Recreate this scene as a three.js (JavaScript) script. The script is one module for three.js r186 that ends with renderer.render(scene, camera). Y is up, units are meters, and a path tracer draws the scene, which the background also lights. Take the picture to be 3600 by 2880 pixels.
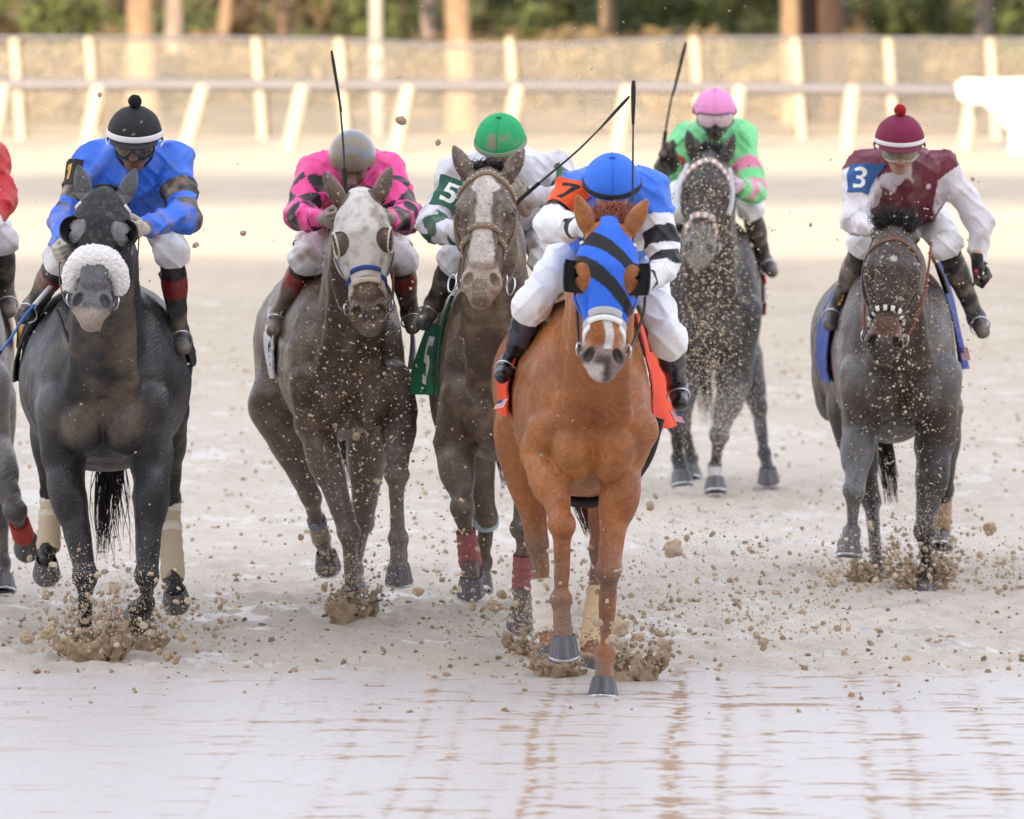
import * as THREE from 'three';
import { mergeGeometries } from 'three/addons/utils/BufferGeometryUtils.js';

// ---------------------------------------------------------------- camera, sky, sun, exposure
const scene = new THREE.Scene();
const FOC = 25898, PITCH = Math.atan(1756 / FOC), EYE = 3.2;      // focal length in photo pixels, downward pitch, height
const camera = new THREE.PerspectiveCamera(2 * Math.atan(1440 / FOC) * 180 / Math.PI, 1.25, 1, 2500);
camera.position.set(0, EYE, 0);
camera.lookAt(0, EYE - Math.sin(PITCH) * 100, -Math.cos(PITCH) * 100);
camera.focus = 31.3;
camera.userData.fStop = 4.2;

const SUN = new THREE.Vector3(-0.22, Math.tan(13.5 * Math.PI / 180), 1).normalize();   // low sun behind the camera
{
  // hazy late-afternoon sky: pale at the horizon, soft blue above, a warm glow round the sun
  const w = 256, h = 128, px = new Float32Array(w * h * 4), dir = new THREE.Vector3();
  for (let j = 0; j < h; j++) for (let i = 0; i < w; i++) {
    const el = ((j + .5) / h - .5) * Math.PI, az = ((i + .5) / w - .5) * 2 * Math.PI;
    dir.set(Math.cos(el) * Math.cos(az), Math.sin(el), Math.cos(el) * Math.sin(az));
    const t = Math.pow(Math.max(0, Math.sin(el)), .5), glow = Math.exp(-((Math.acos(Math.min(1, dir.dot(SUN))) / .55) ** 2)), o = (j * w + i) * 4;
    px[o] = .43 + (.40 - .43) * t + .30 * glow; px[o + 1] = .435 + (.42 - .435) * t + .24 * glow; px[o + 2] = .46 + (.485 - .46) * t + .16 * glow; px[o + 3] = 1;
  }
  const t = new THREE.DataTexture(px, w, h, THREE.RGBAFormat, THREE.FloatType);
  t.mapping = THREE.EquirectangularReflectionMapping; t.magFilter = THREE.LinearFilter; t.needsUpdate = true;
  scene.background = t; scene.environment = t;
}
const sun = new THREE.DirectionalLight(new THREE.Color(1, 0.79, 0.57), 4.0);
sun.position.copy(SUN).multiplyScalar(200).add(new THREE.Vector3(0, 0, -60));
sun.target.position.set(0, 0, -60);
sun.castShadow = true;
sun.shadow.mapSize.set(4096, 4096);
Object.assign(sun.shadow.camera, { left: -80, right: 80, top: 80, bottom: -80, near: 1, far: 500 });
scene.add(sun, sun.target);
const renderer = new THREE.WebGLRenderer({ antialias: true });
renderer.toneMapping = THREE.LinearToneMapping;
renderer.toneMappingExposure = 3.7;
renderer.shadowMap.enabled = true;

// ---------------------------------------------------------------- small tools
function rng(seed) { let s = seed >>> 0; return () => { s = (s + 0x6D2B79F5) | 0; let t = Math.imul(s ^ (s >>> 15), 1 | s); t = (t + Math.imul(t ^ (t >>> 7), 61 | t)) ^ t; return ((t ^ (t >>> 14)) >>> 0) / 4294967296; }; }
const hash3 = (i, j, k) => { let h = Math.imul(i, 374761393) ^ Math.imul(j, 668265263) ^ Math.imul(k, 2147483647 - 1640531527); h = Math.imul(h ^ (h >>> 13), 1274126177); return ((h ^ (h >>> 16)) >>> 0) / 4294967296; };
const fade = (t) => t * t * (3 - 2 * t);
function noise(x, y, z) {                                       // value noise, 0..1
  const i = Math.floor(x), j = Math.floor(y), k = Math.floor(z), u = fade(x - i), v = fade(y - j), w = fade(z - k);
  const l = (a, b, t) => a + (b - a) * t;
  return l(l(l(hash3(i, j, k), hash3(i + 1, j, k), u), l(hash3(i, j + 1, k), hash3(i + 1, j + 1, k), u), v),
    l(l(hash3(i, j, k + 1), hash3(i + 1, j, k + 1), u), l(hash3(i, j + 1, k + 1), hash3(i + 1, j + 1, k + 1), u), v), w);
}
const fbm = (x, y, z, o = 3) => { let a = 0, s = 0.5, t = 0; for (let n = 0; n < o; n++) { a += s * noise(x, y, z); t += s; s *= 0.5; x = x * 2.03 + 7.1; y = y * 2.03 + 3.7; z = z * 2.03 + 1.3; } return a / t; };
const clamp = (x, a = 0, b = 1) => Math.min(b, Math.max(a, x));
const smooth = (a, b, x) => fade(clamp((x - a) / (b - a)));
const mix3 = (a, b, t) => [a[0] + (b[0] - a[0]) * t, a[1] + (b[1] - a[1]) * t, a[2] + (b[2] - a[2]) * t];
const V = (x, y, z) => new THREE.Vector3(x, y, z);
const srgb = (hex) => { const c = new THREE.Color(hex); return [c.r, c.g, c.b]; };
// a photo pixel (3600 x 2880) at a distance along the ground -> point
const FWD = V(0, -Math.sin(PITCH), -Math.cos(PITCH)), UPV = V(0, Math.cos(PITCH), -Math.sin(PITCH));
function P(px, py, depth) {
  const d = FWD.clone().addScaledVector(V(1, 0, 0), (px - 1800) / FOC).addScaledVector(UPV, (1440 - py) / FOC);
  return d.multiplyScalar(depth / -d.z).add(camera.position);
}
const used = {};
function numbered(n) { const c = used[n] = (used[n] ?? -1) + 1; return c ? n + '_' + String(c).padStart(3, '0') : n; }
function tag(o, label, category, group, kind) {
  o.userData.label = label; if (category) o.userData.category = category;
  if (group) o.userData.group = group; if (kind) o.userData.kind = kind; return o;
}
function shade(m) { m.castShadow = true; m.receiveShadow = true; return m; }
function thing(name, pos, label, category, group) { const g = new THREE.Group(); g.name = numbered(name); g.position.copy(pos); scene.add(g); return tag(g, label, category, group); }
function part(name, geo, mat, parent) { const m = shade(new THREE.Mesh(geo, mat)); m.name = name; parent.add(m); return m; }
function single(name, geo, mat, label, category, group) { const m = shade(new THREE.Mesh(geo, mat)); m.name = numbered(name); scene.add(m); return tag(m, label, category, group); }
function structure(name, geo, mat) { const m = shade(new THREE.Mesh(geo, mat)); m.name = numbered(name); m.userData.kind = 'structure'; scene.add(m); return m; }

// ---------------------------------------------------------------- distance fields and their surfaces
class Field {
  constructor(lo, hi, h) {
    this.lo = lo; this.h = h; this.n = [0, 1, 2].map((a) => Math.ceil((hi[a] - lo[a]) / h) + 1);
    this.data = new Float32Array(this.n[0] * this.n[1] * this.n[2]).fill(1);
  }
  each(p, m, fn) {
    const [nx, ny, nz] = this.n, h = this.h, d = p.d, r = [0, 1, 2].map((a) => [Math.max(0, Math.floor((p.lo[a] - m - this.lo[a]) / h)), Math.min(this.n[a] - 1, Math.ceil((p.hi[a] + m - this.lo[a]) / h))]);
    for (let k = r[2][0]; k <= r[2][1]; k++) for (let j = r[1][0]; j <= r[1][1]; j++) {
      const z = this.lo[2] + k * h, y = this.lo[1] + j * h, row = (k * ny + j) * nx;
      for (let i = r[0][0]; i <= r[0][1]; i++) fn(row + i, d(this.lo[0] + i * h, y, z));
    }
  }
  add(p, k = 0.03) {
    const D = this.data;
    this.each(p, Math.max(k, 0.02) + 0.035, (n, b) => { const a = D[n], e = Math.max(k - Math.abs(a - b), 0) / k; D[n] = Math.min(a, b) - e * e * k * 0.25; });
    return this;
  }
  sub(p, k = 0.01) {
    const D = this.data;
    this.each(p, k + 0.03, (n, q) => { const a = D[n], b = -q, e = Math.max(k - Math.abs(a - b), 0) / k; D[n] = Math.max(a, b) + e * e * k * 0.25; });
    return this;
  }
  disp(fn, band = 0.024) {
    const [nx, ny, nz] = this.n, h = this.h, D = this.data;
    let n = 0;
    for (let k = 0; k < nz; k++) for (let j = 0; j < ny; j++) for (let i = 0; i < nx; i++, n++)
      if (Math.abs(D[n]) < band) D[n] += fn(this.lo[0] + i * h, this.lo[1] + j * h, this.lo[2] + k * h);
    return this;
  }
  at(x, y, z) {
    const [nx, ny, nz] = this.n, h = this.h, D = this.data;
    const fx = clamp((x - this.lo[0]) / h, 0, nx - 1.001), fy = clamp((y - this.lo[1]) / h, 0, ny - 1.001), fz = clamp((z - this.lo[2]) / h, 0, nz - 1.001);
    const i = Math.floor(fx), j = Math.floor(fy), k = Math.floor(fz), u = fx - i, v = fy - j, w = fz - k;
    const o = (k * ny + j) * nx + i, a = nx, b = nx * ny;
    const c0 = (D[o] * (1 - u) + D[o + 1] * u) * (1 - v) + (D[o + a] * (1 - u) + D[o + a + 1] * u) * v;
    const c1 = (D[o + b] * (1 - u) + D[o + b + 1] * u) * (1 - v) + (D[o + a + b] * (1 - u) + D[o + a + b + 1] * u) * v;
    return c0 * (1 - w) + c1 * w;
  }
  /** outward direction from the field's own cell differences */
  slope(x, y, z, out, o) {
    const [nx, ny, nz] = this.n, h = this.h, D = this.data, fx = clamp((x - this.lo[0]) / h, 1, nx - 2.001), fy = clamp((y - this.lo[1]) / h, 1, ny - 2.001), fz = clamp((z - this.lo[2]) / h, 1, nz - 2.001);
    const i = Math.floor(fx), j = Math.floor(fy), k = Math.floor(fz), u = fx - i, v = fy - j, w = fz - k, a = nx, b = nx * ny, c = (k * ny + j) * nx + i;
    let X = 0, Y = 0, Z = 0;
    for (let q = 0; q < 8; q++) { const p = c + (q & 1) + ((q >> 1) & 1) * a + (q >> 2) * b, m = ((q & 1) ? u : 1 - u) * ((q & 2) ? v : 1 - v) * ((q & 4) ? w : 1 - w); X += m * (D[p + 1] - D[p - 1]); Y += m * (D[p + a] - D[p - a]); Z += m * (D[p + b] - D[p - b]); }
    const l = Math.sqrt(X * X + Y * Y + Z * Z) || 1; out[o] = X / l; out[o + 1] = Y / l; out[o + 2] = Z / l;
  }
  grad(x, y, z, e = this.h * 0.9) {
    const g = V(this.at(x + e, y, z) - this.at(x - e, y, z), this.at(x, y + e, z) - this.at(x, y - e, z), this.at(x, y, z + e) - this.at(x, y, z - e));
    return g.lengthSq() > 1e-16 ? g.normalize() : g.set(0, 1, 0);
  }
  /** first point on the ray from a to b where the field falls to off */
  hit(a, b, off = 0) {
    const n = Math.ceil(a.distanceTo(b) / (this.h * 0.5)), p = V();
    let last = 1;
    for (let s = 0; s <= n; s++) {
      p.lerpVectors(a, b, s / n);
      const d = this.at(p.x, p.y, p.z);
      if (d <= off) { const f = last > 0.2 ? 0 : (last - off) / Math.max(last - d, 1e-6); return p.lerpVectors(a, b, (s - 1 + f) / n).clone(); }
      last = d;
    }
    return null;
  }
  mesh(iso = 0) {
    const [nx, ny, nz] = this.n, h = this.h, D = this.data, id = new Int32Array(D.length).fill(-1), pos = [], idx = [];
    const off = [0, 1, nx, nx + 1, nx * ny, nx * ny + 1, nx * ny + nx, nx * ny + nx + 1];
    const ed = [[0, 1], [2, 3], [4, 5], [6, 7], [0, 2], [1, 3], [4, 6], [5, 7], [0, 4], [1, 5], [2, 6], [3, 7]];
    const skip = 4.5 * h;
    for (let k = 0; k < nz - 1; k++) for (let j = 0; j < ny - 1; j++) for (let i = 0; i < nx - 1; i++) {
      const o = (k * ny + j) * nx + i, far = D[o] - iso;
      if (far > skip || far < -skip) continue;
      let m = 0;
      for (let c = 0; c < 8; c++) if (D[o + off[c]] < iso) m |= 1 << c;
      if (m === 0 || m === 255) continue;
      let x = 0, y = 0, z = 0, n = 0;
      for (const [a, b] of ed) {
        if (((m >> a) & 1) === ((m >> b) & 1)) continue;
        const da = D[o + off[a]] - iso, db = D[o + off[b]] - iso, t = da / (da - db);
        x += (a & 1) + ((b & 1) - (a & 1)) * t; y += ((a >> 1) & 1) + (((b >> 1) & 1) - ((a >> 1) & 1)) * t; z += (a >> 2) + ((b >> 2) - (a >> 2)) * t; n++;
      }
      id[o] = pos.length / 3;
      pos.push(this.lo[0] + (i + x / n) * h, this.lo[1] + (j + y / n) * h, this.lo[2] + (k + z / n) * h);
    }
    const quad = (a, b, c, d, flip) => { if (a < 0 || b < 0 || c < 0 || d < 0) return; flip ? idx.push(a, c, b, a, d, c) : idx.push(a, b, c, a, c, d); };
    for (let k = 1; k < nz - 1; k++) for (let j = 1; j < ny - 1; j++) for (let i = 1; i < nx - 1; i++) {
      const o = (k * ny + j) * nx + i, far = D[o] - iso;
      if (far > skip || far < -skip) continue;
      const s = far < 0;
      if (s !== D[o + 1] < iso) quad(id[o - nx - nx * ny], id[o - nx * ny], id[o], id[o - nx], !s);
      if (s !== D[o + nx] < iso) quad(id[o - 1 - nx * ny], id[o - 1], id[o], id[o - nx * ny], !s);
      if (s !== D[o + nx * ny] < iso) quad(id[o - 1 - nx], id[o - nx], id[o], id[o - 1], !s);
    }
    const nor = new Float32Array(pos.length);
    for (let n = 0; n < pos.length; n += 3) this.slope(pos[n], pos[n + 1], pos[n + 2], nor, n);
    return { pos, nor, idx };
  }
}
/** keeps the part of a surface where g(x, y, z) > 0, with a clean cut */
function clip(m, g) {
  const val = new Float32Array(m.pos.length / 3), pos = [], nor = [], idx = [], map = new Map();
  for (let n = 0; n < val.length; n++) val[n] = g(m.pos[3 * n], m.pos[3 * n + 1], m.pos[3 * n + 2], m.nor[3 * n], m.nor[3 * n + 1], m.nor[3 * n + 2]);
  const own = new Int32Array(val.length).fill(-1);
  const put = (a, b) => {
    if (a === b) { if (own[a] < 0) { own[a] = pos.length / 3; for (let c = 0; c < 3; c++) { pos.push(m.pos[3 * a + c]); nor.push(m.nor[3 * a + c]); } } return own[a]; }
    const key = a < b ? a * 4194304 + b + 1e13 : b * 4194304 + a + 1e13;
    if (map.has(key)) return map.get(key);
    const t = val[a] / (val[a] - val[b]);
    for (let c = 0; c < 3; c++) { pos.push(m.pos[3 * a + c] * (1 - t) + m.pos[3 * b + c] * t); nor.push(m.nor[3 * a + c] * (1 - t) + m.nor[3 * b + c] * t); }
    map.set(key, pos.length / 3 - 1);
    return pos.length / 3 - 1;
  };
  for (let n = 0; n < m.idx.length; n += 3) {
    const t = [m.idx[n], m.idx[n + 1], m.idx[n + 2]], out = [];
    for (let e = 0; e < 3; e++) {
      const a = t[e], b = t[(e + 1) % 3];
      if (val[a] > 0) out.push(put(a, a));
      if (val[a] > 0 !== val[b] > 0) out.push(put(a, b));
    }
    for (let e = 2; e < out.length; e++) idx.push(out[0], out[e - 1], out[e]);
  }
  return { pos, nor, idx };
}
/** a geometry with metre-sized uv; color(x, y, z, nx, ny, nz) gives linear vertex colours */
function toGeo(m, color) {
  const g = new THREE.BufferGeometry(), n = m.pos.length / 3, uv = new Float32Array(2 * n);
  for (let i = 0; i < n; i++) { uv[2 * i] = m.pos[3 * i] * 0.92 + m.pos[3 * i + 2] * 0.55; uv[2 * i + 1] = m.pos[3 * i + 1] * 0.95 + m.pos[3 * i + 2] * 0.35; }
  g.setAttribute('position', new THREE.Float32BufferAttribute(m.pos, 3));
  g.setAttribute('normal', new THREE.Float32BufferAttribute(m.nor, 3));
  g.setAttribute('uv', new THREE.BufferAttribute(uv, 2));
  if (color) {
    const c = new Float32Array(3 * n);
    for (let i = 0; i < n; i++) { const v = color(m.pos[3 * i], m.pos[3 * i + 1], m.pos[3 * i + 2], m.nor[3 * i], m.nor[3 * i + 1], m.nor[3 * i + 2]); c[3 * i] = v[0]; c[3 * i + 1] = v[1]; c[3 * i + 2] = v[2]; }
    g.setAttribute('color', new THREE.BufferAttribute(c, 3));
  }
  g.setIndex(m.idx);
  return g;
}
function join(a, b) {
  const o = a.pos.length / 3, r = { pos: a.pos.slice(), nor: Array.from(a.nor), idx: a.idx.slice() };
  for (let i = 0; i < b.pos.length; i++) { r.pos.push(b.pos[i]); r.nor.push(b.nor[i]); }
  for (let i = 0; i < b.idx.length; i++) r.idx.push(b.idx[i] + o);
  return r;
}
// shapes: a tapered capsule (flat: squeezed to f across direction n) and an ellipsoid with its own axes
function cap(a, b, ra, rb = ra, n = null, f = 1) {
  const ax = a.x, ay = a.y, az = a.z, bx = b.x - ax, by = b.y - ay, bz = b.z - az, L = bx * bx + by * by + bz * bz || 1e-9, R = Math.max(ra, rb);
  const q = n ? 1 / f - 1 : 0;
  return {
    lo: [Math.min(ax, b.x) - R, Math.min(ay, b.y) - R, Math.min(az, b.z) - R], hi: [Math.max(ax, b.x) + R, Math.max(ay, b.y) + R, Math.max(az, b.z) + R],
    d: (x, y, z) => {
      x -= ax; y -= ay; z -= az;
      const t = Math.min(1, Math.max(0, (x * bx + y * by + z * bz) / L));
      x -= bx * t; y -= by * t; z -= bz * t;
      if (n) { const s = (x * n.x + y * n.y + z * n.z) * q; x += n.x * s; y += n.y * s; z += n.z * s; }
      return Math.sqrt(x * x + y * y + z * z) - ra - (rb - ra) * t;
    },
  };
}
function ell(c, r, ax = null) {
  const R = Math.max(...r), m = ax ? [R, R, R] : r, X = ax?.[0] ?? V(1, 0, 0), Y = ax?.[1] ?? V(0, 1, 0), Z = ax?.[2] ?? V(0, 0, 1);
  return {
    lo: [c.x - m[0], c.y - m[1], c.z - m[2]], hi: [c.x + m[0], c.y + m[1], c.z + m[2]],
    d: (x, y, z) => {
      x -= c.x; y -= c.y; z -= c.z;
      const a = (x * X.x + y * X.y + z * X.z) / r[0], b = (x * Y.x + y * Y.y + z * Y.z) / r[1], e = (x * Z.x + y * Z.y + z * Z.z) / r[2];
      const k0 = Math.sqrt(a * a + b * b + e * e);
      if (k0 < 1e-4) return -Math.min(...r);
      const k1 = Math.sqrt((a / r[0]) ** 2 + (b / r[1]) ** 2 + (e / r[2]) ** 2);
      return k0 * (k0 - 1) / k1;
    },
  };
}
const lerp = (a, b, t) => a.clone().lerp(b, t);
/** axes of an ellipsoid whose Y runs along dir and whose X stays close to side */
function axes(dir, side = V(1, 0, 0)) { const Y = dir.clone().normalize(), X = side.clone().addScaledVector(Y, -side.dot(Y)).normalize(), Z = X.clone().cross(Y); return [X, Y, Z]; }

/** a tube through points, radius a number or a function of t */
function tube(pts, r, sides = 8, seg = null, flat = null) {
  const c = new THREE.CatmullRomCurve3(pts), n = seg ?? Math.max(2, (pts.length - 1) * 4), pos = [], idx = [], uv = [], fr = c.computeFrenetFrames(n, false), L = c.getLength();
  for (let i = 0; i <= n; i++) {
    const t = i / n, p = c.getPoint(t), R = typeof r === 'function' ? r(t) : r;
    for (let s = 0; s <= sides; s++) { const a = s / sides * 2 * Math.PI; const q = p.clone().addScaledVector(fr.normals[i], Math.cos(a) * R).addScaledVector(fr.binormals[i], Math.sin(a) * R * (flat ?? 1)); pos.push(q.x, q.y, q.z); uv.push(s / sides * 2 * Math.PI * R, t * L); }
  }
  const w = sides + 1;
  for (let i = 0; i < n; i++) for (let s = 0; s < sides; s++) { const a = i * w + s; idx.push(a, a + w, a + 1, a + 1, a + w, a + w + 1); }
  for (const i of [0, n]) { const p = c.getPoint(i / n), o = pos.length / 3; pos.push(p.x, p.y, p.z); uv.push(0, i / n * L); for (let s = 0; s < sides; s++) i ? idx.push(o, i * w + s, i * w + s + 1) : idx.push(o, s + 1, s); }
  const g = new THREE.BufferGeometry();
  g.setAttribute('position', new THREE.Float32BufferAttribute(pos, 3)); g.setAttribute('uv', new THREE.Float32BufferAttribute(uv, 2)); g.setIndex(idx); g.computeVertexNormals();
  return g;
}
/** a strap: rounded band of width w and thickness th through points, lying on normals ns */
function strap(pts, ns, w, th) {
  const sec = [[-.5, 0], [-.48, .6], [-.4, 1], [0, 1.05], [.4, 1], [.48, .6], [.5, 0]], pos = [], idx = [], uv = [], n = pts.length, k = sec.length;
  let run = 0;
  for (let i = 0; i < n; i++) {
    const t = pts[Math.min(n - 1, i + 1)].clone().sub(pts[Math.max(0, i - 1)]).normalize(), s = t.clone().cross(ns[i]).normalize(), W = typeof w === 'function' ? w(i / (n - 1)) : w;
    if (i) run += pts[i].distanceTo(pts[i - 1]);
    for (const [a, b] of sec) { const q = pts[i].clone().addScaledVector(s, a * W).addScaledVector(ns[i], b * th); pos.push(q.x, q.y, q.z); uv.push(run, a * W); }
  }
  for (let i = 0; i < n - 1; i++) for (let s = 0; s < k - 1; s++) { const a = i * k + s; idx.push(a, a + 1, a + k, a + 1, a + k + 1, a + k); }
  const g = new THREE.BufferGeometry();
  g.setAttribute('position', new THREE.Float32BufferAttribute(pos, 3)); g.setAttribute('uv', new THREE.Float32BufferAttribute(uv, 2)); g.setIndex(idx); g.computeVertexNormals();
  return g;
}
/** a grid sheet through fn(u, v) -> Vector3 with thickness */
function sheet(fn, nu, nv, th = 0.006) {
  const pos = [], uv = [], idx = [], w = nv + 1, count = (nu + 1) * w, base = [];
  for (let i = 0; i <= nu; i++) for (let j = 0; j <= nv; j++) { base.push(fn(i / nu, j / nv)); }
  const nrm = base.map((p, q) => { const i = Math.floor(q / w), j = q % w; const du = base[Math.min(nu, i + 1) * w + j].clone().sub(base[Math.max(0, i - 1) * w + j]), dv = base[i * w + Math.min(nv, j + 1)].clone().sub(base[i * w + Math.max(0, j - 1)]); return du.cross(dv).normalize(); });
  for (const s of [0, 1]) for (let q = 0; q < count; q++) { const p = base[q].clone().addScaledVector(nrm[q], s ? -th : 0); pos.push(p.x, p.y, p.z); uv.push(Math.floor(q / w) / nu, (q % w) / nv); }
  for (let i = 0; i < nu; i++) for (let j = 0; j < nv; j++) { const a = i * w + j; idx.push(a, a + w, a + 1, a + 1, a + w, a + w + 1, count + a, count + a + 1, count + a + w, count + a + 1, count + a + w + 1, count + a + w); }
  const rim = (a, b) => idx.push(a, b, count + a, b, count + b, count + a);
  for (let i = 0; i < nu; i++) { rim(i * w, (i + 1) * w); rim((i + 1) * w + nv, i * w + nv); }
  for (let j = 0; j < nv; j++) { rim(j + 1, j); rim(nu * w + j, nu * w + j + 1); }
  const g = new THREE.BufferGeometry();
  g.setAttribute('position', new THREE.Float32BufferAttribute(pos, 3)); g.setAttribute('uv', new THREE.Float32BufferAttribute(uv, 2)); g.setIndex(idx); g.computeVertexNormals();
  return g;
}
function merged(list) { const l = list.map((g) => { const q = g.index ? g : g.clone(); if (!q.index) q.setIndex([...Array(q.attributes.position.count).keys()]); for (const k of Object.keys(q.attributes)) if (!['position', 'normal', 'uv', 'color'].includes(k)) q.deleteAttribute(k); return q; }); return mergeGeometries(l); }
function box(x, y, z, cx = 0, cy = 0, cz = 0) { const g = new THREE.BoxGeometry(x, y, z); g.translate(cx, cy, cz); return g; }
function dataTex(w, h, fn, srgbMap = false) {
  const a = new Uint8Array(w * h * 4);
  for (let j = 0; j < h; j++) for (let i = 0; i < w; i++) { const v = fn(i, j); const o = (j * w + i) * 4; a[o] = clamp(v[0]) * 255; a[o + 1] = clamp(v[1]) * 255; a[o + 2] = clamp(v[2]) * 255; a[o + 3] = 255; }
  const t = new THREE.DataTexture(a, w, h);
  t.wrapS = t.wrapT = THREE.RepeatWrapping; t.magFilter = THREE.LinearFilter; t.minFilter = THREE.LinearMipmapLinearFilter; t.generateMipmaps = true;
  if (srgbMap) t.colorSpace = THREE.SRGBColorSpace;
  t.needsUpdate = true;
  return t;
}
const grain = (w, fn) => dataTex(w, w, (i, j) => { const v = fn(i, j); return [v, v, v]; });
/** tiling noise for a texture of w pixels, f cells across */
function tileNoise(w, f, seed) { return (i, j) => { const x = i / w * f, y = j / w * f, a = Math.floor(x), b = Math.floor(y), u = fade(x - a), v = fade(y - b), m = (q) => ((q % f) + f) % f; const H = (p, q) => hash3(m(p), m(q), seed); return (H(a, b) * (1 - u) + H(a + 1, b) * u) * (1 - v) + (H(a, b + 1) * (1 - u) + H(a + 1, b + 1) * u) * v; }; }
// ---------------------------------------------------------------- ground and track
const gtone = (() => { const a = tileNoise(512, 8, 31), b = tileNoise(512, 40, 32), c = tileNoise(512, 160, 33); return dataTex(512, 512, (i, j) => { const v = .35 * a(i, j) + .35 * b(i, j) + .3 * c(i, j); return [.665 + .12 * v, .605 + .12 * v, .52 + .12 * v]; }, true); })();
const gbump = (() => { const a = tileNoise(512, 24, 34), b = tileNoise(512, 90, 35); return grain(512, (i, j) => .6 * a(i, j) + .4 * b(i, j)); })();
{
  // one sheet to the horizon, sunk a little where the worked track lies over it
  const xs = [], zs = [];
  for (const x of [-900, -500, -250, -120, -60, -30, -15, -7, -5.2, 0, 5.2, 7, 15, 30, 60, 120, 250, 500, 900]) xs.push(x);
  for (const z of [120, 60, 30, 10, -10, -21, -21.6, -40, -62.4, -63, -70, -85, -100, -120, -150, -200, -300, -500, -900, -1500]) zs.push(z);
  const pos = [], uv = [], idx = [];
  for (const z of zs) for (const x of xs) { const inTrack = Math.abs(x) < 5.5 && z < -21.5 && z > -62.6; pos.push(x, inTrack ? -.14 : 0, z); uv.push(x / 6, z / 9); }
  for (let j = 0; j < zs.length - 1; j++) for (let i = 0; i < xs.length - 1; i++) { const a = j * xs.length + i; idx.push(a, a + 1, a + xs.length, a + 1, a + xs.length + 1, a + xs.length); }
  const g = new THREE.BufferGeometry(); g.setAttribute('position', new THREE.Float32BufferAttribute(pos, 3)); g.setAttribute('uv', new THREE.Float32BufferAttribute(uv, 2)); g.setIndex(idx); g.computeVertexNormals();
  structure('ground', g, new THREE.MeshPhysicalMaterial({ color: '#ffffff', map: gtone, roughness: .85, bumpMap: gbump, bumpScale: .03 }));
}
const seal = (x, d) => smooth(31.15, 30.35, d + .5 * (fbm(x * 1.3, d * .9, 5, 2) - .5));
const furrow = [[-1.12, .35, .02], [-.86, .18, .02], [-.70, .3, .03], [-.44, .5, .02], [-.30, .4, .025], [-.10, .2, .03], [.02, 1, .025], [.10, .5, .02], [.30, .25, .02], [.55, 1.15, .035], [.74, .6, .025], [.9, .25, .03], [1.28, .5, .03], [1.44, .45, .025], [1.75, .3, .03], [2.1, .4, .03], [-1.6, .12, .03]];
function lanes(x, d) { const X = x - .03 * (d - 26) - .012 * Math.sin(d * 1.7 + x * 3) - .02 * noise(x * 3, d * 2, 1); let v = 0; for (const [c, a, w] of furrow) { const e = (X - c) / w; if (e > -3 && e < 3) v += a * Math.exp(-e * e); } return v; }
// how much raw brown mud shows through the sealed wet film
function raw(x, d) {
  const l = lanes(x, d), streak = noise(x * 3.4 + 40, d * 15, 2) * .5 + noise(x * 9 + 9, d * 25, 3) * .5, spot = noise(x * 34, d * 22, 4), area = smooth(-1.9, .3, x) * (.6 + .4 * noise(x * .8, d * .5, 8));
  return clamp(smooth(.66, .86, streak + .14 * l + .05 * area) * (.35 + .8 * area) * (.5 + spot) + l * smooth(.3, .75, spot) * 1.1 * (.4 + .6 * area));
}
const prints = (() => { const R = rng(77), a = []; for (let i = 0; i < 900; i++) { const d = 30.6 + R() * 31; a.push([(R() - .5) * 9.6, d, .06 + .05 * R(),   .012 + .025 * R()]); } const cell = new Map(); for (const p of a) { for (let i = -1; i <= 1; i++) for (let j = -1; j <= 1; j++) { const k = Math.floor(p[0] / .3) + i + ',' + (Math.floor(p[1] / .3) + j); if (!cell.has(k)) cell.set(k, []); cell.get(k).push(p); } } return (x, d) => cell.get(Math.floor(x / .3) + ',' + Math.floor(d / .3)) ?? []; })();
function trackHeight(x, d) {
  const s = seal(x, d), n = fbm(x * 3.2, d * 2.2, 11, 3) - .5, f = noise(x * 19, d * 13, 12) - .5;
  let h = (1 - s) * (.05 * n + .03 * f + .014 * (noise(x * 42, d * 26, 15) - .5)) + s * (.006 * n - .006 * Math.min(1, lanes(x, d)) + .004 * raw(x, d));
  if (s < .98) for (const [px, pd, r, dep] of prints(x, d)) { const q = Math.hypot((x - px) / r, (d - pd) / (r * 1.2)); if (q < 2) h += (1 - s) * (q < 1 ? -dep * (1 - q * q) : dep * .45 * Math.sin((q - 1) * Math.PI)); }
  const edge = Math.min(1, (5 - Math.abs(x)) / .6, (62 - d) / 2, (d - 22) / .5);
  return Math.max(h, -.022 - .01) * Math.max(0, edge) + .004;
}
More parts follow.
